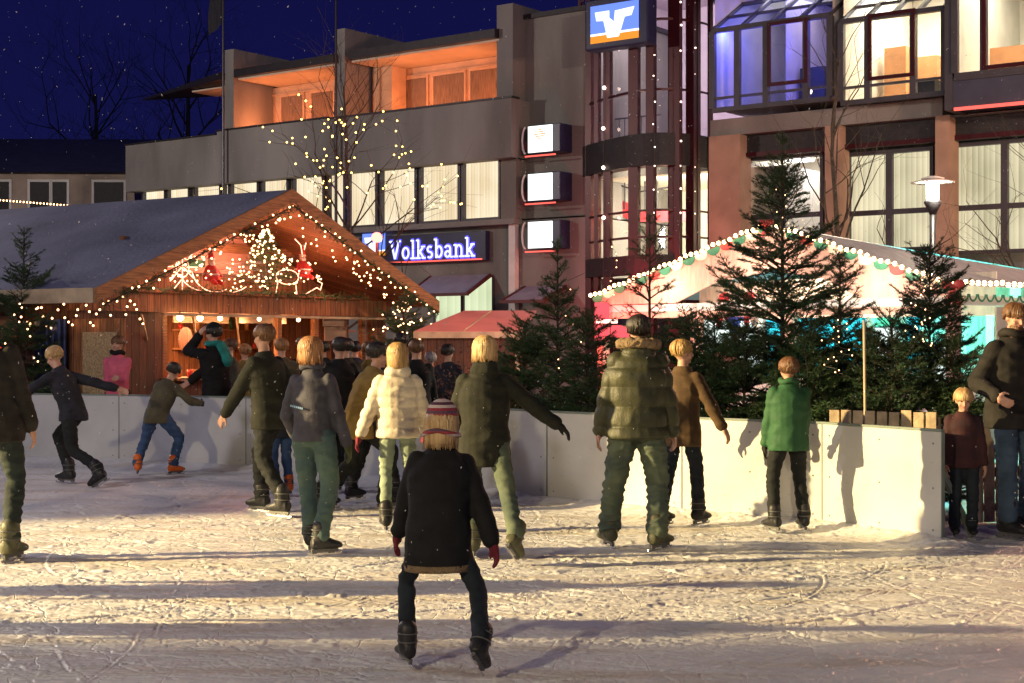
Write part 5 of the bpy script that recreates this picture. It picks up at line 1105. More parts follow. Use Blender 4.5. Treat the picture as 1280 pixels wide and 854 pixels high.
def person(px, fy, h, label, yaw=0, lean=(0, 0), feet=((-.1, 0, 0), (.1, 0, 0)), hands=((-.3, .05, .75), (.3, .05, .75)), crouch=0.0, headyaw=0, headtilt=(0, 0),
           jacket=None, jlen=.18, jbulk=1.0, jdisp=None, hood=None, collar=None, pants=None, pbulk=1.0, pdisp=None, shoe=None, hair=None, hairstyle='short', hat=None, hatmat=None,
           glove=None, vox=.011, skates=True, twist=0, facing_detail=True, d=None, extras=None, group=None, elbow=(0, -1, -.2), jw=1.0, cuff=None, trousers_top=None, x=None, yt=None, hair_len=.2, waist=None):
    d = d or (CAMZ/((fy-HZ)/FPX)); S = h/1.76; loc = (X(px, d) if x is None else x, d, .015 if skates else -.03)
    E = empty('person', loc, yaw, label, 'person', group)
    lift = .055 if skates else 0
    if yt:
        tgt = Z(yt, d)-loc[2]-lift-(.035 if hat else 0)
        for _ in range(12): S += (tgt-((1.59-crouch)*S+.118*.95*S**.55))*.5
    U = lambda a, b, c: Vector((a, b, c))*S
    pel = U(0, 0, .93-crouch)+Vector((0, 0, lift)); lx, ly = lean
    spine = Vector((lx, ly, math.sqrt(max(.05, 1-lx*lx-ly*ly)))).normalized()
    ct, stw = math.cos(twist), math.sin(twist); right = Vector((ct, stw, 0)); right = (right-spine*right.dot(spine)).normalized(); fwd = spine.cross(right)
    if fwd.y < 0 and abs(twist) < 1.5: fwd = -fwd
    chest = pel+spine*.32*S; neckb = pel+spine*.545*S; shz = pel+spine*.475*S
    hipx = Vector((1, 0, 0)); shz = pel+spine*.438*S; sh = [shz-right*.158*S*jw, shz+right*.158*S*jw]; hp = [pel-hipx*.088*S, pel+hipx*.088*S]
    hup = (spine*.6+Vector((0, 0, .6))+Vector((headtilt[0], headtilt[1], 0))).normalized(); neckt = neckb+(hup+spine).normalized()*.035*S; hc = neckt+hup*.10*S
    ky, kx = math.cos(headyaw), math.sin(headyaw); hf = (Vector((-kx, ky, 0))); hf = (hf-hup*hf.dot(hup)).normalized(); hr = hf.cross(hup).normalized(); HM = Matrix((hr, hf, hup)).transposed(); hs = .95*S**.55
    legs = []
    for i, f in enumerate(feet):
        an = Vector((f[0], f[1]-.02, f[2]))*S+Vector((0, 0, lift+.085*S)); fy_ = f[3] if len(f) > 3 else 0; pitch = f[4] if len(f) > 4 else 0
        kn, an = ik(hp[i], an, .43*S, .43*S, (math.sin(-fy_)*1+(-.08 if i == 0 else .08), 1, .05)); legs.append((hp[i], kn, an, fy_, pitch))
    arms = []
    for i, hd in enumerate(hands):
        e_, w_ = ik(sh[i], Vector(hd)*S+Vector((0, 0, lift)), .29*S, .255*S, Vector(elbow)+Vector(((-.35, .35)[i], 0, 0))); arms.append((sh[i], e_, w_))
    # body
    b = MB(); b.loft([ring(pel+spine*t*S, right, fwd, a*S, c*S) for t, a, c in ((-.06, .10, .08), (.0, .145, .10), (.15, .125, .09), (.32, .14, .10), (.46, .13, .085), (.54, .06, .055))])
    for h0, k0, a0, _, _ in legs: b.caps(h0, k0, .055*S*min(1, pbulk), .036*S*min(1, pbulk)); b.caps(k0, a0, .036*S*min(1, pbulk), .03*S*min(1, pbulk))
    for i, (s0, e0, w0) in enumerate(arms):
        b.caps(s0, e0, .045*S, .036*S); b.caps(e0, w0, .036*S, .025*S); dd = (w0-e0).normalized()
        if not glove: hand(b, w0, dd, -1 if i == 0 else 1, .55, S**.7)
    b.caps(neckb-spine*.03*S, neckt+hup*.03*S, .055*S, .05*S)
    b.ell(hc+HM @ Vector((0, -.008, .02))*hs, Vector((.074, .092, .098))*hs, HM); b.ell(hc+HM @ Vector((0, .022, -.045))*hs, Vector((.055, .062, .066))*hs, HM)
    b.caps(hc+HM @ Vector((0, .083, .005))*hs, hc+HM @ Vector((0, .102, -.03))*hs, .009*hs, .013*hs, 8); b.ell(hc+HM @ Vector((0, .066, -.088))*hs, Vector((.02, .018, .016))*hs, HM)
    for sg in (-1, 1):
        b.ell(hc+HM @ Vector((sg*.076, -.005, -.008))*hs, Vector((.009, .02, .032))*hs, HM, 8, 6); b.ell(hc+HM @ Vector((sg*.04, .055, -.035))*hs, Vector((.022, .025, .022))*hs, HM, 8, 6); b.ell(hc+HM @ Vector((sg*.03, .078, .028))*hs, Vector((.022, .012, .007))*hs, HM, 8, 6)
    finish(remesh(b, vox*.72 if facing_detail else vox*1.2, 1), 'body', M_skin, E)
    if facing_detail:
        for sg in (-1, 1):
            MB().ell(hc+HM @ Vector((sg*.031, .078, .008))*hs, Vector((.012, .009, .006))*hs, HM, 8, 6).build('eye', M_eye, E, smooth=True)
            MB().caps(hc+HM @ Vector((sg*.018, .090, .028))*hs, hc+HM @ Vector((sg*.046, .080, .03))*hs, .0045*hs, .003*hs, 6).build('eyebrow', hair or M_browm, E, smooth=True)
        MB().ell(hc+HM @ Vector((0, .083, -.055))*hs, Vector((.021, .009, .0065))*hs, HM, 10, 6).build('mouth', M_lip, E, smooth=True)
    # trousers
    b = MB(); b.loft([ring(pel+spine*t*S, hipx if t < 0 else right, fwd, a*S*pbulk**.4, c*S*pbulk**.4) for t, a, c in ((-.10, .10, .09), (-.03, .168, .125), (.03, .165, .12), (.10, .150, .105))])
    for h0, k0, a0, fy_, pt in legs:
        b.caps(h0+Vector((0, 0, -.02)), k0, .106*S*pbulk, .074*S*pbulk); b.caps(k0, a0+Vector((0, 0, .06*S)), .074*S*pbulk, .066*S*pbulk); b.caps(a0+Vector((0, 0, .06*S)), a0+Vector((0, 0, .03*S)), .070*S*pbulk, .074*S*pbulk)
    finish(remesh(b, vox, 2), 'trousers', pants, E, pdisp or wrinkle(.012*S, 7, px % 17, 2.3))
    # jacket
    b = MB(); J = jbulk; prof = [(-jlen-.0, .185, .145), (-jlen*.5, .185, .142), (.0, .178, .135), (.12, .165, .125), (.25, .178, .130), (.37, .182, .130), (.44, .158, .115), (.495, .105, .085), (.545, .07, .07)]
    if waist: prof = [(t, a*(waist if .02 < t < .3 else 1), c*(waist if .02 < t < .3 else 1)) for t, a, c in prof]
    b.loft([ring(pel+spine*t*S if t > 0 else pel+Vector((0, 0, 1))*t*S+spine*0, right if t > 0 else hipx, fwd if t > 0 else Vector((0, 1, 0)), a*S*J*(jw if t > .2 else 1), c*S*J) for t, a, c in prof])
    for s0, e0, w0 in arms:
        b.caps(s0, e0, .062*S*J, .058*S*J); b.caps(e0, w0-(w0-e0).normalized()*.02*S, .060*S*J, .049*S*J)
    if hood: # folded hood on the back
        hb = neckb-fwd*.055*S-spine*.02*S; b.ell(hb, Vector((.125, .075, .085))*S, Matrix((right, fwd, spine)).transposed()); b.ell(hb+spine*.05*S, Vector((.105, .07, .05))*S, Matrix((right, fwd, spine)).transposed())
    finish(remesh(b, vox, 2), 'jacket', jacket, E, jdisp or wrinkle(.010*S, 5.5, px % 13, 2.0))
    if collar: 
        b = MB(); b.tube([neckb+right*.082*S*math.cos(a)+fwd*.078*S*math.sin(a)+spine*(.02+.01*math.sin(a*3))*S for a in [i*.392 for i in range(16)]], .032*S, 8, closed=True); b.build('collar', collar, E, smooth=True)
    if cuff:
        for s0, e0, w0 in arms: dd = (w0-e0).normalized(); MB().caps(w0-dd*.035*S, w0-dd*.005*S, .045*S*J, .042*S*J, 10).build('cuff', cuff, E, smooth=True)
    if glove:
        for i, (s0, e0, w0) in enumerate(arms): b = MB(); dd = (w0-e0).normalized(); hand(b, w0, dd, -1 if i == 0 else 1, .5, S**.7, glove=True); b.caps(w0-dd*.05*S, w0, .036*S, .033*S, 8); finish(remesh(b, .009, 1), 'glove', glove, E)
    # hair
    r = random.Random(int(px)+3)
    if hair:
        b = MB(); C0 = hc+HM @ Vector((0, -.022, .030))*hs; rr_ = Vector((.088, .098, .094))*hs
        b.ell(C0, rr_*.97, HM, 18, 12)
        if hairstyle == 'bob':
            n = 16; rings = []
            for t in (0, .25, .5, .75, 1.0):
                zz = .05-hair_len*t; rx = (.088+.016*math.sin(t*3)-.006*t**3); ry = .082+.008*math.sin(t*3); rings.append([hc+HM @ Vector((rx*math.cos(a), -.042+ry*math.sin(a)*(.55 if math.sin(a) > 0 else 1), zz))*hs for a in [2*math.pi*j/n for j in range(n)]])
            b.loft(rings)
        L = hair_len if hairstyle == 'bob' else .055
        for k in range(300 if hairstyle == 'bob' else 190):
            a = r.uniform(-math.pi, math.pi); front = math.sin(a) > .45
            aa = a; Lk = L*r.uniform(.86, 1.08)
            if math.sin(a) > -.1 and hairstyle == 'short': Lk = .028
            if front: Lk = .03
            pts = []; rd = []; n = 7
            for i in range(n):
                t = i/(n-1); an = t*math.pi/2*1.02; rad = math.sin(min(an, math.pi/2)); zz = math.cos(an)
                p = Vector((rr_.x/hs*rad*math.cos(aa), rr_.y/hs*rad*math.sin(aa), rr_.z/hs*zz)); 
                p *= 1.03+r.uniform(-.015, .045)*t; pts.append(hc+HM @ (p+Vector((0, -.022, .030)))*hs); rd.append(r.uniform(.7, 1.3)*(.004+.008*math.sin(min(1, t*1.4)*math.pi/2))*hs)
            m_ = 4; base = p+Vector((0, -.022, .03)); sw = r.gauss(0, .012)
            for i in range(1, m_+1):
                t = i/m_; tuck = -.14*t*t if hairstyle == 'bob' else -.25*t; q = base+Vector((base.x*tuck*.7+sw*t, (base.y+.02)*tuck*.7, -Lk*t)); pts.append(hc+HM @ q*hs); rd.append(.010*hs*(1-.75*t))
            b.tube(pts, rd, 5)
        b.build('hair', hair, E, smooth=True)
    if hat:
        b = MB(); n = 22
        if hat == 'beanie': prof = [(1.03, -.012), (1.06, .0), (1.06, .035), (1.02, .04), (1.04, .07), (.93, .10), (.70, .125), (.38, .142), (.05, .148)]
        else: prof = [(1.03, -.03), (1.09, -.02), (1.10, .03), (1.08, .07), (1.0, .10), (.80, .13), (.48, .152), (.08, .162)]
        b.loft([[hc+HM @ Vector((.090*r_*math.cos(2*math.pi*j/n), -.014+.106*r_*math.sin(2*math.pi*j/n), z_+.012))*hs for j in range(n)] for r_, z_ in prof])
        b.build('hat', hatmat, E, smooth=True)
    # skates
    for (h0, k0, a0, fy_, pt) in legs:
        fd = Vector((-math.sin(fy_), math.cos(fy_), 0)); rt = Vector((math.cos(fy_), math.sin(fy_), 0)); upv = Vector((0, 0, 1))
        if pt: Rm = Matrix.Rotation(-pt, 3, rt); fd = Rm @ fd; upv = Rm @ upv
        A = a0; P = lambda x_, y_, z_: A+rt*x_*S+fd*y_*S+upv*z_*S
        b = MB(); b.loft([[P(.052*cx*w1+0, y0+.0*cx, .0)*1 if 0 else P(.0, y0, z0)+rt*cx*w1*1.22*S+upv*cy*h1*1.12*S for cx, cy in [(math.cos(k*.524), math.sin(k*.524)) for k in range(12)]] for y0, z0, w1, h1 in ((-.088, -.048, .012, .02), (-.08, -.04, .036, .042), (-.03, -.03, .042, .055), (.04, -.035, .043, .05), (.10, -.05, .047, .036), (.155, -.058, .040, .026), (.185, -.062, .014, .014))])
        if skates: b.caps(P(0, -.01, -.02), P(0, -.005, .10), .064*S, .068*S, 12); b.caps(P(0, .03, .0), P(0, .05, .14), .026*S, .022*S, 8)
        else: b.caps(P(0, -.01, -.02), P(0, 0, .08), .05*S, .05*S, 12)
        sk = finish(remesh(b, .010, 1), 'ice_skate' if skates else 'shoe', shoe, E)
        if skates:
            b = MB(); 
            for z_ in (.02, .075): b.tube([P(.066*math.cos(a), -.008+.075*math.sin(a), z_) for a in [i*.524 for i in range(12)]], .005*S, 5, closed=True)
            b.build('strap', M_holder, sk, smooth=True)
            b = MB(); b.beam(P(0, -.085, -.098), P(0, .145, -.098), .022*S, .02*S, upv); b.beam(P(0, -.06, -.09), P(0, -.06, -.122), .02*S, .04*S, fd); b.beam(P(0, .09, -.09), P(0, .09, -.122), .02*S, .05*S, fd); b.build('blade_holder', M_holder, sk)
            b = MB(); b.prism([P(-.0025, y_, z_) for y_, z_ in ((-.115, -.118), (.16, -.118), (.18, -.108), (.182, -.120), (.165, -.136), (-.10, -.138), (-.118, -.130))], rt*.005*S); b.build('blade', M_blade, sk)
    if extras: extras(E, dict(S=S, hc=hc, HM=HM, hs=hs, neck=neckb, right=right, fwd=fwd, spine=spine, pel=pel, arms=arms, sh=sh))
    return E

# clothing materials
M_grysw = cloth('slate_sweatshirt', (.060, .058, .076), rough=.8); M_cream_j = cloth('cream_quilted_nylon', (.70, .61, .46), (.60, .51, .38), rough=.55, bump=.2); M_olive = cloth('olive_quilted_nylon', (.060, .060, .030), (.032, .034, .018), rough=.5, bump=.2)
M_blackj = cloth('black_wool', (.009, .0085, .010)); M_blackg = cloth('dark_olive_coat', (.017, .018, .012)); M_brownc = cloth('brown_coat', (.10, .058, .026), (.06, .036, .018)); M_green = cloth('green_anorak', (.030, .105, .042), (.02, .075, .03), rough=.7)
M_fatherj = cloth('dark_brown_jacket', (.022, .019, .017)); M_maroon = cloth('maroon_jacket', (.055, .018, .020), (.028, .014, .018)); M_pink = cloth('pink_fleece', (.62, .13, .20), (.50, .09, .16)); M_khaki = cloth('khaki_brown_jacket', (.10, .085, .05), (.06, .05, .03)); M_navy = cloth('dark_navy_cloth', (.022, .022, .032))
M_jean = cloth('blue_denim', (.06, .10, .16), (.03, .05, .085), rough=.85, vs=5, bs=140); M_jeang = cloth('washed_green_denim', (.13, .155, .095), (.035, .055, .055), vs=4, bs=140); M_jeanl = cloth('pale_green_denim', (.28, .34, .25), (.18, .23, .18), vs=4); M_jeand = cloth('dark_denim', (.018, .026, .038), (.010, .013, .02)); M_dgreen = cloth('dark_green_trousers', (.022, .034, .030), (.012, .018, .018)); M_blackp = cloth('black_trousers', (.014, .016, .016), (.009, .01, .011))
M_jeanw = cloth('blue_green_denim', (.09, .14, .105), (.03, .06, .085), vs=4)
M_jeanb = cloth('bright_blue_denim', (.05, .10, .22), (.03, .055, .12))
M_boot = cloth('black_skate_boot', (.025, .025, .028), rough=.45); M_bootg = cloth('olive_skate_boot', (.11, .11, .06), (.04, .04, .025), rough=.45); M_booto = cloth('orange_skate_boot', (.75, .16, .03), (.6, .11, .02), rough=.4)
M_wine = cloth('wine_red_wool', (.16, .015, .03)); M_blkglove = cloth('black_glove', (.012, .012, .012)); M_olglove = cloth('olive_glove', (.07, .08, .03)); M_fur = cloth('beige_fur_lining', (.34, .24, .14), (.2, .13, .07), bump=1, bs=120); M_teal = cloth('teal_scarf_cloth', (.02, .22, .20)); M_must = cloth('mustard_jacket', (.26, .17, .05), (.16, .10, .03))
def stripes(name, cols, scale, axis='Z', off=0):
    m = mat(name, (1, 1, 1), .9, 0, 3, .6, 140); n = m.node_tree.nodes; l = m.node_tree.links; t = n['Texture Coordinate']; s_ = n.new('ShaderNodeSeparateXYZ'); l.new(t.outputs['Object'], s_.inputs[0])
    a = n.new('ShaderNodeMath'); a.operation = 'MULTIPLY_ADD'; a.inputs[1].default_value = scale; a.inputs[2].default_value = off; l.new(s_.outputs[axis], a.inputs[0]); f = n.new('ShaderNodeMath'); f.operation = 'FRACT'; l.new(a.outputs[0], f.inputs[0])
    r = n.new('ShaderNodeValToRGB'); r.color_ramp.interpolation = 'CONSTANT'; k = len(cols); r.color_ramp.elements[0].color = (*cols[0], 1); r.color_ramp.elements[1].position = 1/k; r.color_ramp.elements[1].color = (*cols[1], 1)
    for i in range(2, k): e_ = r.color_ramp.elements.new(i/k); e_.color = (*cols[i], 1)
    l.new(f.outputs[0], r.inputs[0]); l.new(r.outputs[0], n['Principled BSDF'].inputs['Base Color']); return m
M_striph = stripes('striped_knit', [(.30, .03, .05), (.62, .50, .46), (.10, .03, .06), (.62, .50, .46), (.35, .05, .06), (.12, .06, .1)], 12)
M_stripb = stripes('blue_striped_knit', [(.05, .12, .3), (.6, .6, .6)], 14)
M_check = stripes('checked_cloth', [(.10, .035, .03), (.02, .018, .03), (.055, .02, .02)], 16)

def furhood(E, D):
    S = D['S']; b = MB(); Mx = Matrix((D['right'], D['fwd'], D['spine'])).transposed(); n = D['neck']
    b.tube([n+D['right']*.135*S*math.cos(a)+D['fwd']*(.115*math.sin(a)-.01)*S+D['spine']*(.03-.01*math.sin(a))*S for a in [i*.37 for i in range(17)]], .042*S, 8, closed=True)
    finish(remesh(b, .011, 1), 'fur_hood', M_fur, E, wrinkle(.012, 22, 3))
def badge(E, D):
    S = D['S']; b = MB()
    for k in range(7): x0 = -.13+k*.017; p = D['pel']+D['spine']*(.24-k*.004)*S+D['right']*x0*S-D['fwd']*.150*S; b.beam(p, p+D['right']*.011*S, .004, .016*S)
    b.build('pale_print', cloth('pale_blue_print', (.25, .4, .6)), E)
# 1 left edge
def scarfline(E, D):
    S = D['S']; MB().tube([D['neck']+D['right']*x_*S-D['fwd']*(.125-.25*x_*x_*4)*S-D['spine']*(.07+abs(x_)*.02)*S for x_ in (-.15, -.08, 0, .08, .15)], .006, 5).build('red_piping', M_santared, E)
person(-6, 703, 1.84, 'person at the left edge in dark jacket and dark green trousers on olive skates', yaw=-.1, lean=(-.14, .04), feet=((-.14, .12, .02, .2), (.13, -.02, 0, -.15)), hands=((-.36, .15, .85), (.25, .12, .72)), headtilt=(-.3, .1), jacket=M_fatherj, jlen=.16, jbulk=1.1, pants=M_dgreen, pbulk=.92, shoe=M_bootg, hair=M_dark, extras=scarfline, collar=M_fatherj)
# 2 fast leaning skater
person(92, 608, 1.72, 'blond skater in black leaning forward with arms swung out, far left on the ice', yaw=1.15, lean=(.0, .42), crouch=.16, feet=((-.12, -.42, .02, 0, .5), (.10, .18, 0, .0)), hands=((-.45, .55, .95), (.45, -.35, 1.0)), headtilt=(0, .25), jacket=M_navy, jlen=.10, pants=M_blackp, pbulk=.9, shoe=M_boot, hair=M_lblond, vox=.014)
# 3 kid at the boards
person(196, 596, 1.42, 'child in khaki jacket, blue jeans and bright orange skates leaning on the boards', yaw=-.35, lean=(.18, .34), crouch=.10, feet=((-.30, -.02, 0, .5), (.26, .06, 0, -.5)), hands=((-.22, .25, .72), (.42, .50, .98)), headtilt=(.2, .45), jacket=M_khaki, jlen=.13, jbulk=1.1, pants=M_jeanb, pbulk=1.05, shoe=M_booto, hair=M_dark, glove=M_blkglove, vox=.013)
# 4 pink fleece
def arms_fold(E, D): pass
person(147, 0, 1.66, 'woman in pink fleece with folded arms standing before the plywood door', yt=422, yaw=math.pi-.3, d=20.9, skates=False, hands=((.08, .20, 1.10), (-.08, .24, 1.13)), elbow=(0, -.3, -1), jacket=M_pink, jlen=.14, pants=M_blackp, shoe=M_boot, hair=M_brown, hairstyle='short', collar=M_blackj, vox=.013)
# 5 beanie man
def scarf(E, D):
    S = D['S']; n = D['neck']; b = MB(); b.tube([n+D['right']*.085*S*math.cos(a)+D['fwd']*.085*S*math.sin(a)+D['spine']*.02*S for a in [i*.45 for i in range(14)]], .036*S, 8, closed=True)
    b.caps(n-D['fwd']*.1*S+D['right']*.02, n-D['fwd']*.155*S-D['spine']*.22*S+D['right']*.06*S, .05*S, .06*S); b.caps(n+D['right']*.06*S-D['fwd']*.08*S, n+D['right']*.12*S-D['fwd']*.12*S-D['spine']*.18*S, .045*S, .05*S)
    finish(remesh(b, .012, 1), 'scarf', M_teal, E, wrinkle(.008, 12, 3))
person(271, 0, 1.82, 'man in black beanie and teal scarf holding a hand to his ear behind the boards', yt=405, yaw=.85, d=20.0, skates=False, lean=(-.05, .05), hands=((-.12, .18, 1.60), (-.18, .35, 1.0)), elbow=(0, .2, -1), headtilt=(0, .0), headyaw=.35, jacket=M_blackj, jlen=.2, jbulk=1.12, pants=M_blackp, shoe=M_boot, hat='beanie', hatmat=M_blackj, hair=M_dark, hairstyle='short', extras=scarf, vox=.013)
# 6 dark skater in the middle
person(338, 645, 1.78, 'skater in black jacket and black trousers gliding behind the grey sweatshirt woman', yaw=1.0, lean=(.02, .16), crouch=.05, feet=((-.12, -.22, .0, 0), (.1, .22, 0, 0)), hands=((-.22, .36, .84), (.30, -.15, .82)), jacket=M_blackg, jlen=.16, jbulk=1.1, pants=M_blackp, shoe=M_boot, hair=M_brown, vox=.013)
# 7 grey sweatshirt woman
person(392, 696, 1.66, 'woman in slate grey sweatshirt and green-blue jeans standing with her back turned', yt=425, yaw=-.35, lean=(-.03, .02), feet=((-.10, .16, 0, .35), (.10, -.04, 0, -.75)), hands=((-.26, .18, .90), (.27, .10, .80)), headyaw=-.15, jacket=M_grysw, jlen=.055, jbulk=1.0, pants=M_jeanw, pbulk=1.02, shoe=M_boot, hair=M_strawb, hairstyle='bob', hair_len=.13, collar=M_grysw, glove=M_olglove, jw=.95, extras=lambda E, D: badge(E, D))
# 8 mustard skater, behind
person(448, 655, 1.70, 'skater in mustard jacket bending low behind the grey sweatshirt and cream jacket', yaw=-1.0, lean=(0, .35), crouch=.12, feet=((-.12, -.3, 0), (.12, .25, 0)), hands=((-.3, .4, .8), (.35, .3, .9)), jacket=M_must, jbulk=1.15, pants=M_blackp, shoe=M_boot, hair=M_dark, vox=.014, d=14.4)
person(424, 0, 1.74, 'dark skater seen from behind between the grey sweatshirt and the mustard jacket', yaw=.5, yt=424, d=16.2, lean=(.05, .1), feet=((-.1, -.2, 0), (.14, .2, 0)), hands=((-.3, .3, .9), (.3, -.1, .85)), jacket=M_blackj, jbulk=1.15, pants=M_blackp, shoe=M_boot, hair=M_dark, vox=.014)
person(468, 0, 1.74, 'dark skater in navy gliding left of the cream jacket', yaw=-.9, yt=432, d=15.0, lean=(0, .15), feet=((-.1, -.22, 0), (.14, .2, 0)), hands=((-.3, .3, .9), (.3, -.1, .85)), jacket=M_navy, jbulk=1.15, pants=M_blackp, shoe=M_boot, hair=M_brown, vox=.014)
person(-6, 0, 1.8, 'dark skater outside the left edge, nearer than the one in green trousers', x=-5.6, d=9.5, yaw=1.2, jacket=M_navy, pants=M_blackp, shoe=M_boot, hair=M_brown, vox=.018, facing_detail=False)  # unseen figure, added to throw a shade band across the ice
person(-9, 0, 1.8, 'skater in khaki outside the left edge closest to the camera', x=-4.9, d=8.35, yaw=.9, jacket=M_khaki, pants=M_blackp, shoe=M_boot, hair=M_brown, vox=.018, facing_detail=False)  # second unseen figure, added to shade the nearer ice
person(352, 622, 1.28, 'child in blue striped hat and orange skates half hidden behind the grey sweatshirt woman', yaw=.6, d=15.6, lean=(0, .1), jacket=M_navy, pants=M_jeanb, shoe=M_booto, hat='knit', hatmat=M_stripb, hair=M_brown, vox=.014)
# 9 cream jacket
person(497, 668, 1.60, 'person with blond bob in cream quilted jacket, pale green jeans and wine red gloves', yt=432, yaw=.08, feet=((-.11, .05, 0, .1), (.12, 0, 0, -.1)), hands=((-.36, .0, .84), (.26, .2, .9)), jacket=M_cream_j, jlen=.10, jbulk=1.14, jdisp=quilt(.085, .015, .02, wrinkle(.006, 9, 2)), hood=True, pants=M_jeanl, pbulk=.82, shoe=M_boot, hair=M_blond, hairstyle='bob', hair_len=.17, glove=M_wine, cuff=M_fur)
# 10 black coat blond
person(606, 702, 1.74, 'blond person in dark olive coat skating with the right arm stretched out', yt=424, yaw=-.05, lean=(.0, .03), feet=((-.10, .12, 0, .25), (.26, -.30, .06, -.40, .65)), hands=((-.32, .22, .85), (.66, .0, .96)), elbow=(0, -.3, -.6), jacket=M_blackg, jlen=.24, jbulk=1.15, hood=True, pants=M_jeang, pbulk=.95, shoe=M_bootg, hair=M_lblond, hairstyle='bob', hair_len=.11, glove=M_blkglove)
# 11 foreground child
def hem(E, D):
    S = D['S']; b = MB(); n = 24; b.loft([[D['pel']+Vector((.215*S*rx*math.cos(a), .172*S*rx*math.sin(a), z_*S)) for a in [2*math.pi*j/n for j in range(n)]] for rx, z_ in ((1.04, -.265), (1.06, -.22))]); b.build('pale_hem', M_fur, E, smooth=True)
    MB().tube([D['hc']+D['HM'] @ Vector((.086*math.cos(a), -.014+.1*math.sin(a), -.02-.02*abs(math.cos(a)))) for a in [i*.4 for i in range(16)]], .012, 6, closed=True).build('hat_rim', M_striph, E, smooth=True)
person(548, 842, 1.33, 'child in striped knit hat, black flared coat and red gloves skating closest to the camera', yt=503, yaw=.12, lean=(.06, .20), crouch=.08, feet=((-.20, .12, 0, .25), (.24, -.34, .07, -.45, .65)), headyaw=-.35, hands=((-.28, .34, .66), (.40, -.06, .62)), jacket=M_blackj, jlen=.25, jbulk=1.22, pants=M_jeand, pbulk=.82, shoe=M_boot, hat='knit', hatmat=M_striph, hair=M_lblond, hairstyle='bob', hair_len=.16, glove=M_wine, extras=hem)
# 12 olive puffer man
person(796, 690, 1.80, 'tall man in olive quilted puffer jacket with fur collar and faded baggy jeans', yt=398, yaw=.02, lean=(.025, .03), feet=((-.20, .14, 0, .3), (.15, -.04, 0, -.75)), hands=((-.29, .06, .78), (.30, .08, .76)), jacket=M_olive, jlen=.13, jbulk=1.28, jdisp=quilt(.150, .019, .04, wrinkle(.008, 6, 5)), collar=M_fur, hood=True, extras=lambda E, D: furhood(E, D), pants=M_jeang, pbulk=1.18, pdisp=wrinkle(.020, 8, 4, 2.2), shoe=M_bootg, hair=M_dark, hairstyle='short', glove=None)
# 13 brown coat boy
person(852, 660, 1.58, 'boy with blond fringe in brown coat walking right beside the puffer jacket man', yt=428, yaw=-.75, lean=(0, .04), feet=((-.10, -.16, 0), (.10, .16, 0)), hands=((-.30, .2, .85), (.40, .15, .86)), headyaw=-.5, jacket=M_brownc, jlen=.22, jbulk=1.1, pants=M_jeand, pbulk=.95, shoe=M_boot, hair=M_blond, hairstyle='short')
# 14 green anorak boy
person(986, 668, 1.46, 'boy in green anorak and dark trousers standing at the boards with back turned', yt=450, yaw=.08, feet=((-.16, .0, 0, .45), (.16, .03, 0, .05)), hands=((-.23, .14, .74), (.22, .26, .84)), jacket=M_green, jlen=.15, jbulk=1.16, hood=False, collar=M_green, pants=M_blackp, pbulk=.98, shoe=M_boot, hair=M_brown, hairstyle='short', glove=M_blkglove, headtilt=(0, .12))
# 15 father
person(1264, 672, 1.80, 'bearded father in dark jacket and jeans looking down at the child beside him', yt=383, yaw=math.pi+.35, lean=(0, .03), feet=((-.12, .05, 0, 0), (.14, .16, 0, .2)), hands=((-.22, .18, .95), (.30, .22, 1.02)), headtilt=(-.12, .22), headyaw=-.1, jacket=M_fatherj, jlen=.16, jbulk=1.2, collar=M_fatherj, pants=M_jean, pbulk=1.05, shoe=M_boot, hair=M_brown, hairstyle='short',
       extras=lambda E, D: MB().ell(D['hc']+D['HM'] @ Vector((0, .035, -.075)), (.056, .055, .045), D['HM']).build('beard', M_brown, E, smooth=True))
# 16 checked child
person(1204, 684, 1.20, 'small child in dark maroon jacket standing at the end of the boards looking down', yt=488, yaw=math.pi-.15, feet=((-.10, .05, 0), (.10, .0, 0)), hands=((-.24, .12, .78), (.22, .12, .78)), headtilt=(0, .3), jacket=M_maroon, jlen=.14, jbulk=1.1, pants=M_jeand, shoe=M_boot, hair=M_lblond, hairstyle='short', d=12.15)
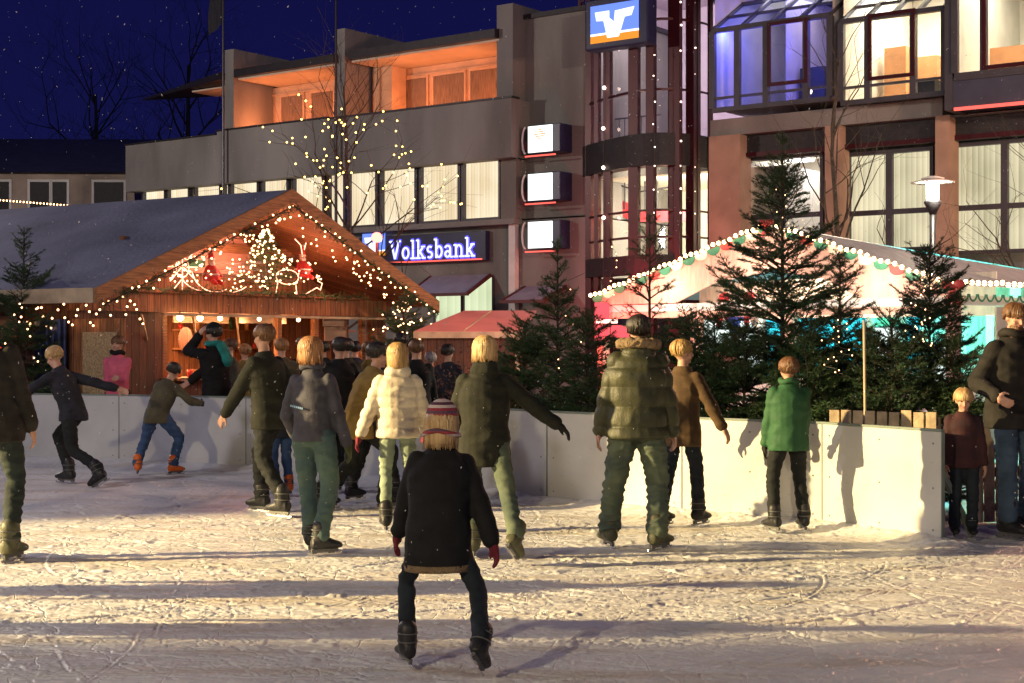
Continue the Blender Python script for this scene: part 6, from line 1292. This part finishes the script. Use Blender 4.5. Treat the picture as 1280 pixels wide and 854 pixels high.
# crowd at the hut
cr = [(352, 19.6, 1.70, M_khaki, M_strawb, .2, 'guest in khaki jacket standing close behind the boards'), (380, 20.2, 1.72, M_blackj, M_brown, -.5, 'guest in black standing behind the grey sweatshirt'), (432, 19.4, 1.70, M_blackg, M_dark, .6, 'guest in dark olive close behind the boards'), (462, 19.8, 1.66, M_must, M_brown, -.2, 'guest in mustard coat close behind the boards'), (520, 18.6, 1.68, M_blackj, M_brown, .2, 'guest in black standing between the cream jacket and the small stall'), (560, 20.5, 1.62, M_navy, M_dark, -.4, 'guest in navy coat left of the blond person in the dark coat'),
      (404, 22.5, 1.66, M_blackj, M_dark, .4, 'dark haired guest in black at the bar, left of the man in the dark suit'), (424, 23.5, 1.66, M_brownc, M_dark, -.4, 'dark haired guest in brown coat turned to the bar, half hidden by the grey sweatshirt'),
      (444, 22.6, 1.66, M_navy, M_dark, .1, 'guest in dark navy coat with back turned at the right end of the bar'), (306, 22.2, 1.62, M_must, M_strawb, .5, 'guest in mustard coat at the bar right of the beanie man'), (330, 22.9, 1.74, M_blackj, M_dark, -.3, 'tall dark guest at the bar behind the gliding skater'),
      (470, 21.5, 1.62, M_fatherj, M_brown, .9, 'brown haired guest near the corner of the hut'), (502, 20.5, 1.78, M_navy, M_dark, -.2, 'tall dark haired passer-by behind the cream jacket'), (484, 23.5, 1.6, M_maroon, M_dark, 1.2, 'guest in maroon jacket between hut and lit fir'),
      (538, 21.8, 1.50, M_navy, M_grey, .3, 'grey haired person in dark coat before the small stall'), (287, 21.2, 1.70, M_khaki, M_brown, 2.2, 'guest in khaki jacket facing the beanie man')]
for px, d_, hh, jm, hm, yw, lb in cr:
    person(px, 0, hh, lb, yaw=yw, d=d_, skates=False, jacket=jm, jlen=.2, jbulk=1.1, pants=M_blackp, shoe=M_boot, hair=hm, hairstyle='short', vox=.019, facing_detail=yw > 1, group='guests standing round the hut', hands=((-.28, .22, .95), (.28, .15, .82)))
bpy.data.objects.remove(TMP)
# ------------------------------------------------------------------ falling snow
rs = np.random.RandomState(4); N = 4500; y = 2.2+20*rs.rand(N)**.9; x = (rs.rand(N)*2-1)*(y*.40+.6); z = CAMZ+(rs.rand(N)*2-1)*(y*.27)+.35; ok = z > .1; P = np.stack([x, y, z], -1)[ok]; n = len(P)
a = rs.randn(n, 3); a[:, 2] = a[:, 2]*.4-1.6; a[:, 0] -= .5; a /= np.linalg.norm(a, axis=1, keepdims=True); b_ = np.cross(a, rs.randn(n, 3)); b_ /= np.linalg.norm(b_, axis=1, keepdims=True); c_ = np.cross(a, b_); r_ = (.0007+.0012*rs.rand(n, 1))*(.5+.08*P[:, 1:2])
vv = np.stack([P+a*r_*2.6, P+b_*r_, P+c_*r_, P-b_*r_, P-c_*r_, P-a*r_*2.6], 1).reshape(-1, 3); base = (np.arange(n)*6)[:, None, None]
ff = (base+np.array([[0, 1, 2], [0, 2, 3], [0, 3, 4], [0, 4, 1], [5, 2, 1], [5, 3, 2], [5, 4, 3], [5, 1, 4]])[None]).reshape(-1, 3)
o = np_mesh('falling_snow', vv, ff, mat('snowflake', (.45, .45, .5), .8, 0)); tag(o, 'snowflakes falling through the whole square', 'snow', kind='stuff')
